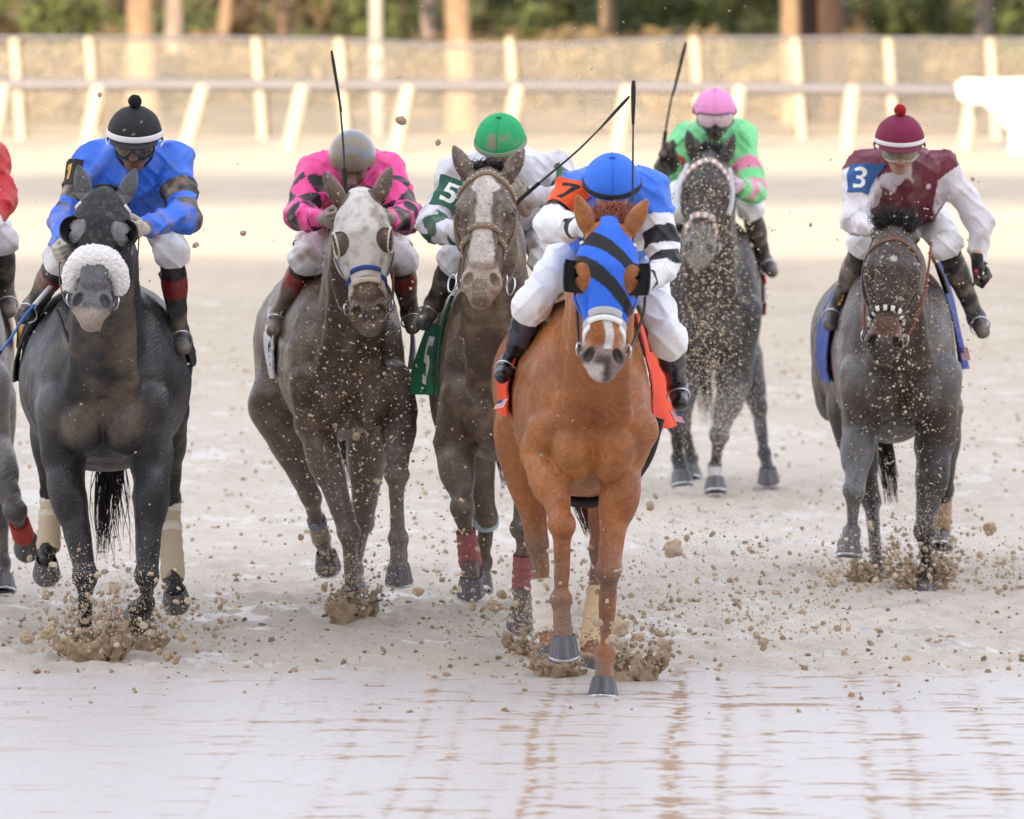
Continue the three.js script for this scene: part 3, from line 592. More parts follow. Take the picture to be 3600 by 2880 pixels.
  // ---- hooves
  for (const [k, f, h, tilt] of legs) {
    const up = f.clone().sub(h).normalize().lerp(V(0, 1, 0), 0.35).normalize(); if (tilt) up.set(up.x * .6, Math.cos(tilt), Math.sin(tilt)).normalize(); const fw = V(0, -Math.sin(tilt), Math.cos(tilt)); fw.addScaledVector(up, -fw.dot(up)).normalize(); const sd = up.clone().cross(fw);
    const g = new THREE.BufferGeometry(), pos = [], idx = [], uv = [], N = 20, rings = [[.0, .046, .046, .030, 0], [-.012, .050, .052, .032, 0], [-.045, .057, .064, .037, .01], [-.078, .064, .078, .043, .018], [-.084, .062, .076, .042, .018], [-.076, .03, .03, .02, .018]];
    rings.forEach(([y, rx, rf, rb, dz], r) => { for (let i = 0; i <= N; i++) { const a = i / N * 2 * Math.PI, c = Math.cos(a), q = h.clone().addScaledVector(up, y + .018).addScaledVector(sd, Math.sin(a) * rx).addScaledVector(fw, c * (c > 0 ? rf : rb) + dz); pos.push(q.x, q.y, q.z); uv.push(i / N * 3, y * 4); } });
    for (let r = 0; r < rings.length - 1; r++) for (let i = 0; i < N; i++) { const a = r * (N + 1) + i; idx.push(a, a + N + 1, a + 1, a + 1, a + N + 1, a + N + 2); }
    g.setAttribute('position', new THREE.Float32BufferAttribute(pos, 3)); g.setAttribute('uv', new THREE.Float32BufferAttribute(uv, 2)); g.setIndex(idx); g.computeVertexNormals();
    const hoof = part('hoof', g, hoofMat, root);
    const ring = []; for (let i = 0; i <= 16; i++) { const a = -2.35 + i / 16 * 4.7, c = Math.cos(a); ring.push(h.clone().addScaledVector(up, -.068).addScaledVector(sd, Math.sin(a) * .058).addScaledVector(fw, c * (c > 0 ? .070 : .038) + .018)); }
    part('horseshoe', tube(ring, .0085, 6, 32, .8), steel, hoof);
  }
  root.userData.rig = undefined;
  return { S, root, base, ears, L, F, G, H, HX, HY, HZ, toHead, legs, R, xc, hx, hs, dy, body, poll, gh, bw, specks(n, size = [.0016, .005]) { specks(body, n, size, root, R); } };
}
/** dried mud flecks stuck to a surface */
function specks(m, n, [a, b], root, R, keep = () => true, name = 'mud_specks', mat = mudMat) {
  const inst = new THREE.InstancedMesh(lump, mat, n), M = new THREE.Matrix4(), q = new THREE.Quaternion(), sc = V(), p = V(), nn = V();
  let i = 0, tries = 0;
  while (i < n && tries++ < n * 12) {
    const v = m.idx[3 * Math.floor(R() * m.idx.length / 3)];
    nn.set(m.nor[3 * v], m.nor[3 * v + 1], m.nor[3 * v + 2]); p.set(m.pos[3 * v], m.pos[3 * v + 1], m.pos[3 * v + 2]);
    if (nn.z < -0.3 || !keep(p, nn)) continue;
    p.x += (R() - .5) * .008; p.y += (R() - .5) * .008;
    const s = a + (b - a) * R() ** 4;
    q.setFromUnitVectors(V(0, 1, 0), nn); sc.set(s * (.7 + R()), s * .45, s * (.7 + R()));
    inst.setMatrixAt(i, M.compose(p, q, sc));
    const t = .75 + .5 * R(); inst.setColorAt(i, new THREE.Color(t, t * (.95 + .07 * R()), t * (.88 + .15 * R()))); i++;
  }
  inst.count = i; inst.name = name; inst.userData.kind = 'stuff'; inst.castShadow = inst.receiveShadow = true; root.add(inst);
}
/** bundle of hair: strands from roots to tips, with droop */
function hair(name, n, root, R, rootAt, tipAt, mat, r = .0022, curl = .03) {
  const list = [];
  for (let i = 0; i < n; i++) {
    const a = rootAt(R, i), t = tipAt(R, a, i), m1 = lerp(a, t, .33).add(V((R() - .5) * curl, (R() - .5) * curl * .5 + curl * .4, (R() - .5) * curl)), m2 = lerp(a, t, .7).add(V((R() - .5) * curl, (R() - .5) * curl, (R() - .5) * curl));
    const rr = r * (.6 + .9 * R()); list.push(tube([a, m1, m2, t], (u) => rr * (1 - u * .85), 4, 8));
  }
  return part(name, merged(list), mat, root);
}
/** strap laid on the head at height y (head metres), angles a0..a1 from the face's middle; arc lifts it in the middle */
function headPath(h, a0, a1, yAt, off, n = 40, zc = -.06) {
  const pts = [], ns = [];
  for (let i = 0; i <= n; i++) {
    const a = a0 + (a1 - a0) * i / n, y = yAt(a), o = h.H(Math.sin(a) * .3, y, zc + Math.cos(a) * .3), c = h.H(0, y, zc), p = h.G.hit(o, c, off);
    if (p) { pts.push(p); ns.push(h.G.grad(p.x, p.y, p.z, .012)); }
  }
  return [pts, ns];
}
function headBand(h, name, y, width, mat, { a = 2.2, lift = 0, th = .006, zc = -.06, off = .001 } = {}) {
  const [p, n] = headPath(h, -a, a, (t) => y + lift * (1 - 1.5 * Math.sin(Math.min(1.57, Math.abs(t))) ** 2), off, 64, zc);
  return part(name, strap(p, n, width, th), mat, h.root);
}
/** strap on the head through given (x, y) points of each cheek: ray from the side and front */
function headLine(h, pts2, off = .001, from = (x) => [Math.sign(x) * .8, .45]) {
  const pts = [], ns = [], c = new THREE.CatmullRomCurve3(pts2.map(([x, y, z]) => V(x, y, z)));
  for (let i = 0; i <= 24; i++) { const q = c.getPoint(i / 24), [fx, fz] = from(q.x), o = h.H(q.x + fx * .25, q.y, q.z + fz * .25), e = h.H(q.x - fx * .1, q.y, q.z - fz * .1), p = h.G.hit(o, e, off); if (p) { pts.push(p); ns.push(h.G.grad(p.x, p.y, p.z, .012)); } }
  return [pts, ns];
}
/** the part of the head's skin, lifted by off, where keep(x, y, z in head metres) > 0 */
function headShell(h, name, keep, color, off = .004, mat = cloth) {
  const m = clip(h.G.mesh(off), (x, y, z) => keep(...h.toHead(x, y, z)));
  return part(name, toGeo(m, (x, y, z, nx, ny, nz) => color(...h.toHead(x, y, z), x, y, z)), mat, h.root);
}
/** leg wrap between two joints, from t0 to t1 of the way */
function wrap(h, a, b, t0, t1, r0, r1, mat, name = 'leg_bandage') {
  const p = lerp(a, b, t0), q = lerp(a, b, t1), pts = []; for (let i = 0; i <= 6; i++) pts.push(lerp(p, q, i / 6).add(V(0, 0, -.008)));
  return part(name, tube(pts, (t) => (r0 + (r1 - r0) * t) * (1 + .035 * Math.sin(t * 31)) * (t < .01 || t > .99 ? .9 : 1), 18, 24), mat, h.root);
}
/** reins, girths and other loose straps: tube through points given as [px, py, dz] */
function line(h, name, pts, r, mat, flat = null) { return part(name, tube(pts.map(h.L), r, 7, pts.length * 8, flat), mat, h.root); }
/** hanging saddle cloth: front edge as px points, run back by back metres and bent with the flank */
function saddleCloth(h, front, mat, { back = .42, shift = 0, flare = .0, name = 'saddle_cloth', hem = .018, right = false } = {}) {
  const c = new THREE.CatmullRomCurve3(front.map(h.L));
  const g = sheet((u, v) => { const p = c.getPoint(u); p.z -= v * back; p.x += shift * v + flare * v * u + hem * u * u * Math.sin(v * 9 + u * 3); p.y -= .02 * v * u; for (let k = 0; k < 60 && h.F.at(p.x, p.y, p.z) < .014; k++) p.x += (right ? .006 : -.006); return p; }, 26, 16, .007), uv = g.attributes.uv;
  for (let i = 0; i < uv.count; i++) { const u = uv.getX(i), v = uv.getY(i); uv.setXY(i, right ? v : 1 - v, 1 - u); }
  return part(name, g, mat, h.root);
}
// ---------------------------------------------------------------- riders
const skinMat = new THREE.MeshPhysicalMaterial({ vertexColors: true, roughness: 0.55, bumpMap: coatBump, bumpScale: 0.0006 });
function segT(p, a, b) { const dx = b.x - a.x, dy = b.y - a.y, dz = b.z - a.z, px = p.x - a.x, py = p.y - a.y, pz = p.z - a.z, t = clamp((px * dx + py * dy + pz * dz) / (dx * dx + dy * dy + dz * dz || 1e-9)); return [t, Math.hypot(px - dx * t, py - dy * t, pz - dz * t)]; }
function makeRider(J) {
  const base = V(P(J.seat[0], 1400, J.D - J.seat[2]).x, 0, -J.D), root = thing('person', base, J.label, 'jockey');
  const L = (q) => P(q[0], q[1], J.D - q[2]).sub(base), C = L(J.head), R = rng(J.seed + 100);
  const nod = J.nod ?? .5, roll = J.roll ?? 0, turn = J.turn ?? 0, E = new THREE.Euler(nod, turn, roll, 'ZYX'), U = V(0, 1, 0).applyEuler(E), Z = V(0, 0, 1).applyEuler(E), X = V(1, 0, 0).applyEuler(E);
  const hd = (x, y, z) => C.clone().addScaledVector(X, x).addScaledVector(U, y).addScaledVector(Z, z), AX = [X, U, Z];
  const sh = [L(J.shL), L(J.shR)], el = [L(J.elL), L(J.elR)], ha = [L(J.haL), L(J.haR)], kn = [L(J.knL), L(J.knR)], an = [L(J.anL), L(J.anR)], to = [L(J.toL), L(J.toR)];
  const seat = L(J.seat), mid = lerp(sh[0], sh[1], .5), hips = [seat.clone().add(V(-.1, -.02, 0)), seat.clone().add(V(.1, -.02, 0))];
  const all = [...sh, ...el, ...ha, ...kn, ...an, ...to, seat, C], lo = ['x', 'y', 'z'].map((a) => Math.min(...all.map((p) => p[a])) - .13), hi = ['x', 'y', 'z'].map((a) => Math.max(...all.map((p) => p[a])) + .13);
  const cell = J.cell ?? .0075, field = (list, h = cell) => { const l = [0, 1, 2].map((a) => Math.min(...list.map((p) => [p.x, p.y, p.z][a])) - .18), u = [0, 1, 2].map((a) => Math.max(...list.map((p) => [p.x, p.y, p.z][a])) + .18); return new Field(l, u, h); };

  // ---- jacket
  const T = field([...sh, ...el, ...ha, seat, mid]);
  const spine = seat.clone().sub(mid), ax = axes(spine.clone().normalize(), V(1, 0, 0));
  const low = mid.clone().add(V(0, -(J.sink ?? .055), 0));
  T.add(cap(low.clone().addScaledVector(spine, .12), seat.clone().addScaledVector(spine, -.05), .155, .145), .08);
  T.add(ell(low.clone().addScaledVector(spine, .18), [.2, .2, .135], ax), .08);
  T.add(ell(low.clone().addScaledVector(spine, .3).add(V(0, J.hump ?? .015, 0)), [.185, .16, .2]), .1);
  T.add(ell(lerp(mid, C, .35).add(V(0, -.06, -.02)), [.1, .07, .08]), .08);
  for (const i of [0, 1]) {
    T.add(cap(lerp(low, sh[i], .4), sh[i].clone().add(V(0, -.01, 0)), .105, .08), .09);
    T.add(cap(sh[i], el[i], .074, .059), .045);
    T.add(cap(el[i], lerp(el[i], ha[i], .8), .059, .038), .03);
  }
  T.disp((x, y, z) => {
    const p = (x + y) * .7, q = (x - y) * .7, a = noise(p * 5 + J.seed, q * 17, z * 8), b = noise(p * 26, q * 8 + 4, z * 11 + J.seed), c = noise(x * 28, y * 40, z * 28);
    return -.019 * Math.pow(1 - Math.abs(2 * a - 1), 3) - .010 * Math.pow(1 - Math.abs(2 * b - 1), 3) - .002 * c + .007;
  });
  const jm = T.mesh(), seg = (x, y, z) => {
    const p = V(x, y, z); let best = { part: 'torso', t: 0, d: segT(p, mid, seat)[1] - .085, side: p.x < mid.x ? 0 : 1 };
    for (const i of [0, 1]) for (const [n, a, b, r] of [['upper', sh[i], el[i], .0], ['fore', el[i], ha[i], .0]]) { const [t, d] = segT(p, a, b); if (d - r < best.d) best = { part: n, t, d: d - r, side: i, a, b, i }; }
    if (best.i !== undefined) { const a = sh[best.i], q = el[best.i].clone().sub(a); best.down = p.clone().sub(a).dot(q) / q.lengthSq(); } best.p = p; best.X = V(x - C.x, y - C.y, z - C.z); return best;
  };
  part('jacket', toGeo(jm, (x, y, z, nx, ny, nz) => J.silks(seg(x, y, z), x, y, z, nx, ny, nz)), silk, root);

  // ---- breeches and boots
  const B = field([...hips, ...kn, ...an, seat]);
  B.add(ell(seat.clone().add(V(0, -.03, -.02)), [.165, .14, .15]), .05);
  for (const i of [0, 1]) { B.add(cap(hips[i], kn[i], .096, .066), .05); B.add(cap(kn[i], lerp(kn[i], an[i], .3), .064, .057), .04); }
  B.disp((x, y, z) => { const p = (x + y) * .7, q = (x - y) * .7; return -.012 * Math.pow(1 - Math.abs(2 * noise(p * 22, q * 5, z * 7 + J.seed) - 1), 3) - .006 * Math.pow(1 - Math.abs(2 * noise(p * 6, q * 24, z * 7 + J.seed) - 1), 3) + .005; });
  const shin = (i) => an[i].clone().sub(kn[i]).normalize(), hem = J.hem ?? .14;
  const bm = clip(B.mesh(), (x, y, z) => { const p = V(x, y, z); let g = 1; for (const i of [0, 1]) { const q = p.clone().sub(kn[i]).dot(shin(i)); if (p.distanceTo(kn[i]) < .3 && segT(p, kn[i], an[i])[1] < .14) g = Math.min(g, hem * kn[i].distanceTo(an[i]) - q); } return g; });
  const dirt = J.breechMud ?? .3;
  part('breeches', toGeo(bm, (x, y, z) => mix3([.88, .88, .89], [.34, .25, .18], clamp((fbm(x * 14, y * 14, z * 14 + J.seed, 3) - .62 + dirt * .2) * 3.2 * dirt))), cloth, root);
  for (const i of [0, 1]) {
    const K = new Field([0, 1, 2].map((a) => Math.min(...[kn[i], an[i], to[i]].map((p) => [p.x, p.y, p.z][a])) - .12), [0, 1, 2].map((a) => Math.max(...[kn[i], an[i], to[i]].map((p) => [p.x, p.y, p.z][a])) + .12), cell * .8);
    const d = shin(i), ft = to[i].clone().sub(an[i]);
    K.add(cap(lerp(kn[i], an[i], .08), an[i], .056, .04), .02);
    K.add(ell(lerp(kn[i], an[i], .38).add(V(0, 0, -.018)), [.052, .11, .056], axes(d)), .03);
    K.add(cap(an[i].clone().addScaledVector(d, .025), an[i].clone().addScaledVector(d, .035).addScaledVector(ft, .95), .042, .034, d, .8), .03);
    K.add(cap(an[i].clone().addScaledVector(d, .04).addScaledVector(ft, -.25), an[i].clone().addScaledVector(d, .045), .034, .036), .03);
    K.sub(ell(an[i].clone().addScaledVector(d, .088).addScaledVector(ft, .1), [.03, .018, .05]), .01);
    K.disp((x, y, z) => .006 * (noise(x * 30, y * 25, z * 30) - .5));
    const km = clip(K.mesh(), (x, y, z) => V(x, y, z).sub(kn[i]).dot(d) - .1 * kn[i].distanceTo(an[i]));
    part('boot', toGeo(km, (x, y, z) => { const t = segT(V(x, y, z), kn[i], an[i])[0], m = fbm(x * 16, y * 16, z * 16 + J.seed, 3); return J.boot(t, m, x, y, z, i); }), paint('#ffffff', J.bootRough ?? .42, 0, { vertexColors: true }), root);
    // stirrup iron round the foot
    const c = an[i].clone().addScaledVector(d, .05).addScaledVector(ft, .45), s = ft.clone().cross(d).normalize(), ring = [];
    for (let q = 0; q <= 20; q++) { const a = q / 20 * 2 * Math.PI; ring.push(c.clone().addScaledVector(s, Math.cos(a) * .047).addScaledVector(d, Math.sin(a) * .055 - .012)); }
    part('stirrup_iron', tube(ring, .0042, 6, 40), steel, root);
  }

  // ---- one continuous body under the clothes: head, neck, trunk, limbs, hands with fingers
  const Y = new Field(lo, hi, .012);
  Y.add(cap(mid, seat, .12, .11), .05);
  const hf = new Field([C.x - .2, C.y - .26, C.z - .2], [C.x + .2, C.y + .2, C.z + .22], .0042), e = (x, y, z, a, b, c) => ell(hd(x, y, z), [a, b, c], AX);
  for (const f of [Y, hf]) {
    f.add(cap(hd(0, -.09, -.03), lerp(mid, C, .3), .058, .066), .04);
    f.add(e(0, .0, -.012, .076, .1, .095), .03); f.add(e(0, -.062, .022, .061, .078, .072), .03);
  }
  hf.add(e(0, -.128, .05, .036, .026, .034), .03);
  hf.add(e(0, -.016, .075, .058, .014, .022), .02);
  hf.add(cap(hd(0, -.035, .09), hd(0, -.075, .112), .010, .015), .014);
  for (const s of [-1, 1]) { hf.add(e(s * .013, -.078, .1, .009, .008, .01), .01); hf.add(e(s * .036, -.06, .072, .022, .024, .02), .02); hf.sub(e(s * .03, -.036, .094, .017, .01, .012), .012); hf.add(e(s * .03, -.037, .078, .013, .011, .011), .004); hf.add(e(s * .077, -.045, -.012, .01, .03, .017), .006); }
  hf.add(e(0, -.101, .088, .023, .006, .012), .006); hf.add(e(0, -.113, .086, .021, .007, .012), .006); hf.sub(e(0, -.107, .1, .024, .0022, .01), .003);
  for (const i of [0, 1]) { Y.add(cap(mid, sh[i], .07, .055), .03); Y.add(cap(sh[i], el[i], .05, .042), .03); Y.add(cap(el[i], ha[i], .04, .028), .03); Y.add(cap(hips[i], kn[i], .07, .045), .04); Y.add(cap(kn[i], an[i], .036, .024), .03); Y.add(cap(lerp(kn[i], an[i], 1.08), lerp(an[i], to[i], .55).addScaledVector(an[i].clone().sub(kn[i]).normalize(), .035), .022, .016), .02); }
  let figure = Y.mesh();
  figure = clip(figure, (x, y, z) => { const p = V(x, y, z).sub(C); return Math.max(-.105 - p.dot(U) - .0, (p.length() - .26)); });
  figure = join(figure, clip(hf.mesh(), (x, y, z) => { const p = V(x, y, z).sub(C); return Math.min(p.dot(U) + .2, .195 - Math.abs(p.x), .195 - Math.abs(p.z), .25 - Math.abs(p.y)); }));
  const glove = [];
  for (const i of [0, 1]) {
    const fa = ha[i].clone().sub(el[i]).normalize(), W = ha[i], s = i ? 1 : -1, grip = (i ? J.gripR : J.gripL) ?? V(s * .35, 1, .2), gy = grip.clone().normalize(), fx = fa.clone().addScaledVector(gy, -fa.dot(gy)).normalize(), fz = fx.clone().cross(gy).multiplyScalar(-s);
    const q = (a, b, c) => W.clone().addScaledVector(fx, a).addScaledVector(gy, b).addScaledVector(fz, c), hF = new Field([W.x - .13, W.y - .13, W.z - .13], [W.x + .13, W.y + .13, W.z + .13], .0045);
    hF.add(cap(q(-.07, 0, .0), q(.0, 0, .0), .027, .03), .02);
    hF.add(ell(q(.035, 0, .008), [.044, .042, .02], [fx, gy, fz]), .015);
    [.031, .0105, -.0105, -.03].forEach((o, n) => { const l = [.9, 1, .95, .8][n]; const a = q(.066, o, .012), b = q(.088 * (.9 + .1 * l), o, -.014), c = q(.066, o * .95, -.038 * l), d2 = q(.042, o * .9, -.03 * l); hF.add(cap(a, b, .0105, .0098), .004); hF.add(cap(b, c, .0098, .009), .004); hF.add(cap(c, d2, .009, .008), .004); });
    hF.add(cap(q(.012, .036, -.008), q(.05, .05, -.026), .0125, .0105), .008); hF.add(cap(q(.05, .05, -.026), q(.072, .032, -.042), .0102, .0088), .004);
    const hm = hF.mesh(); figure = join(figure, hm);
    glove.push([hF, W, fa]);
  }
  const skin = J.skin ?? [.45, .26, .18];
  part('body', toGeo(figure, (x, y, z) => { const p = V(x, y, z).sub(C); const lip = Math.abs(p.dot(U) + .107) < .012 && Math.abs(p.dot(X)) < .024 && p.dot(Z) > .08; const m = clamp((fbm(x * 30, y * 30, z * 30, 3) - .55) * (J.faceMud ?? 1.5)); return mix3(lip ? [skin[0] * .85, skin[1] * .6, skin[2] * .6] : skin, [.25, .19, .14], m); }), skinMat, root);
  glove.forEach(([hF, W, fa], i) => { const col = (i ? J.gloveR : J.gloveL) ?? J.glove ?? [.7, .7, .7]; const m = clip(hF.mesh(.0018), (x, y, z) => V(x, y, z).sub(W).dot(fa) + .055); part('glove', toGeo(m, (x, y, z) => mix3(col, [.3, .23, .17], clamp((fbm(x * 30, y * 30, z * 30, 2) - .5) * 2))), cloth, root); });

  // ---- helmet: dome with rim, band, peak, seam, button or pompom
  const a = J.hr ?? [.117, .122, .136], dome = (th, ph, o = 0) => hd(Math.sin(th) * Math.sin(ph) * (a[0] + o), Math.cos(th) * (a[1] + o), Math.sin(th) * Math.cos(ph) * (a[2] + o)), rim = (ph) => 1.72 + .16 * Math.cos(ph + Math.PI) + .04 * Math.cos(2 * ph);
  const pos = [], uv = [], idx = [], col = [], NT = 26, NP = 64, nrm = [];
  for (let i = 0; i <= NT; i++) for (let j = 0; j <= NP; j++) {
    const ph = j / NP * 2 * Math.PI, th = i / NT * rim(ph), pr = dome(th, ph), fold = (J.capFold ?? 1) * (.0016 * Math.sin(ph * 6) * Math.sin(th) ** 6 + .003 * (noise(pr.x * 24, pr.y * 24, pr.z * 24) - .5)), p = dome(th, ph, fold);
    pos.push(p.x, p.y, p.z); uv.push(ph * .12, th * .12); const c = J.cap(th, ph, p); col.push(...c);
  }
  for (let i = 0; i < NT; i++) for (let j = 0; j < NP; j++) { const q = i * (NP + 1) + j; idx.push(q, q + NP + 1, q + 1, q + 1, q + NP + 1, q + NP + 2); }
  const dg = new THREE.BufferGeometry(); dg.setAttribute('position', new THREE.Float32BufferAttribute(pos, 3)); dg.setAttribute('uv', new THREE.Float32BufferAttribute(uv, 2)); dg.setAttribute('color', new THREE.Float32BufferAttribute(col, 3)); dg.setIndex(idx); dg.computeVertexNormals();
  const helmet = part('helmet', dg, J.capMat ?? cloth, root);
  if (J.band) { const p = [], n = []; for (let j = 0; j <= 60; j++) { const ph = j / 60 * 2 * Math.PI, th = rim(ph) - (J.band.up ?? .2); p.push(dome(th, ph, .001)); n.push(dome(th, ph, .1).sub(dome(th, ph, 0)).normalize()); } part('cap_band', strap(p, n, J.band.w, .004), paint(J.band.color, .7), helmet); }
  if (J.peak) part('cap_peak', sheet((u, v) => { const ph = (u - .5) * 2.1, th = rim(ph) - .02; const b = dome(th, ph, -.002); return b.addScaledVector(Z, v * .045 * Math.cos(ph * .75)).addScaledVector(U, -v * .012 - .0).addScaledVector(X, 0); }, 20, 4, .004), paint(J.peak, .6), helmet);
  if (J.seam) { const p = [], n = []; for (let j = 0; j <= 40; j++) { const s = (j / 40 - .5) * 3.2, th = Math.abs(s), ph = s < 0 ? 0 : Math.PI; p.push(dome(th, ph, .0005)); n.push(dome(th, ph, .1).sub(dome(th, ph)).normalize()); } part('cap_seam', strap(p, n, .006, .0022), paint(J.seam, .7), helmet); part('cap_button', new THREE.SphereGeometry(.012, 12, 8).scale(1, .5, 1).translate(...dome(0, 0, .002)), paint(J.seam, .7), helmet); }
  if (J.pompom) {
    const c = dome(0, 0, .024), list = []; const g = new THREE.IcosahedronGeometry(.029, 4), gp = g.attributes.position;
    for (let i = 0; i < gp.count; i++) { const v = V().fromBufferAttribute(gp, i), s = 1 + .22 * (noise(v.x * 190, v.y * 190, v.z * 190) - .5); gp.setXYZ(i, v.x * s, v.y * s, v.z * s); } g.computeVertexNormals(); g.translate(...c); part('pompom', g, paint(J.pompom, .95), helmet);
  }
  if (J.goggles) {
    const gz = J.goggles.lift ?? 0, gs = J.goggles.size ?? 1, at = (u, v, o) => { const ph = (u - .5) * 2.35; return hd(Math.sin(ph) * (.083 * gs + o), -.035 + gz + v * gs, Math.cos(ph) * (.099 + o) + (J.goggles.out ?? .004)); }, edge = (u) => { const k = Math.abs(u - .5) * 2, nose = Math.exp(-((u - .5) ** 2) / .005); return [-.031 * Math.sqrt(1 - k ** 6) + .017 * nose, .025 * Math.sqrt(1 - k ** 6)]; };
    const g = part('goggles', sheet((u, v) => { const [l, h] = edge(u * .94 + .03); return at(u * .94 + .03, l + (h - l) * v, .002 + .006 * Math.sin(v * Math.PI)); }, 36, 8, .002), new THREE.MeshPhysicalMaterial({ color: J.goggles.lens, roughness: .12, transmission: .35, thickness: 0, clearcoat: 1, clearcoatRoughness: .08 }), root);
    const loop = []; for (let i = 0; i <= 30; i++) { const u = .02 + .96 * i / 30; loop.push(at(u, edge(u)[1] + .003, .004)); } for (let i = 30; i >= 0; i--) { const u = .02 + .96 * i / 30; loop.push(at(u, edge(u)[0] - .003, .004)); } loop.push(loop[0].clone());
    part('goggle_frame', tube(loop, .0048, 6, 120), paint(J.goggles.frame, .4), g);
    const st = []; for (let i = 0; i <= 30; i++) { const ph = 1.15 + i / 30 * (2 * Math.PI - 2.3); st.push(hd(Math.sin(ph) * (a[0] + .003), -.03 + gz + .008, Math.cos(ph) * (a[2] + .003))); }
    part('goggle_strap', strap(st, st.map((p) => p.clone().sub(C).normalize()), .018, .003), paint(J.goggles.strap ?? '#1a1a1e', .7), g);
  }
  if (J.chin) part('chin_strap', tube([hd(.086, -.02, .0), hd(.07, -.1, .03), hd(.0, -.152, .05), hd(-.07, -.1, .03), hd(-.086, -.02, .0)], .006, 6, 32), blackLeather, root);
  return { J, root, base, L, T, jm, sh, el, ha, kn, an, C, hd, dome, R, seg, helmet };
}
/** patch lying on a rider's sleeve round the limb a-b, seen from direction view; texture runs along v */
function armPatch(r, name, a, b, t0, t1, mid, half, mat, off = .004) {
  const d = b.clone().sub(a).normalize(), view = mid.clone().addScaledVector(d, -mid.dot(d)).normalize(), side = d.clone().cross(view), g = [];
  const fn = (u, v) => { const c = lerp(a, b, t0 + (t1 - t0) * v), an = (u - .5) * 2 * half, dir = view.clone().multiplyScalar(Math.cos(an)).addScaledVector(side, -Math.sin(an)); const p = r.T.hit(c.clone().addScaledVector(dir, .17), c, off); return p ?? c.clone().addScaledVector(dir, .08); };
  return part(name, sheet((u, v) => fn(u, 1 - v), 20, 16, -.002), mat, r.root);
}
function numberTex(txt, bg, fg, font = 'bold 200px sans-serif', size = 256) {
  const c = document.createElement('canvas'); c.width = c.height = size; const x = c.getContext('2d');
  x.fillStyle = bg; x.fillRect(0, 0, size, size); x.fillStyle = fg; x.font = font; x.textAlign = 'center'; x.textBaseline = 'middle'; x.fillText(txt, size / 2, size / 2 + size * .02);
  const t = new THREE.CanvasTexture(c); t.colorSpace = THREE.SRGBColorSpace; return t;
}
/** racing whip: tapered shaft, grip and flap; pts in px */
function makeWhip(J, pts, label, { flap = .1, r = .0055, grip = '#151515', shaft = '#17161a' } = {}) {
  const b = P(pts[0][0], pts[0][1], J.D - pts[0][2]), root = thing('riding_whip', b, label, 'whip'), q = pts.map((p) => P(p[0], p[1], J.D - p[2]).sub(b));
  part('shaft', tube(q, (t) => r * (1 - .35 * t), 8, 40), paint(shaft, .45), root);
  const end = q[q.length - 1], dir = end.clone().sub(q[q.length - 2]).normalize();
  part('flap', tube([end.clone().addScaledVector(dir, -flap * .75), end.clone(), end.clone().addScaledVector(dir, flap * .25)], (t) => r * (1.15 + .9 * Math.sin(t * 3)), 8, 14, .7), paint('#1b1b20', .7), root);
  const g0 = q[0], d0 = q[1].clone().sub(q[0]).normalize();
  part('grip', tube([g0.clone().addScaledVector(d0, -.09), g0.clone(), g0.clone().addScaledVector(d0, .09)], r * 1.6, 8, 10), paint(grip, .8), root);
  return root;
}
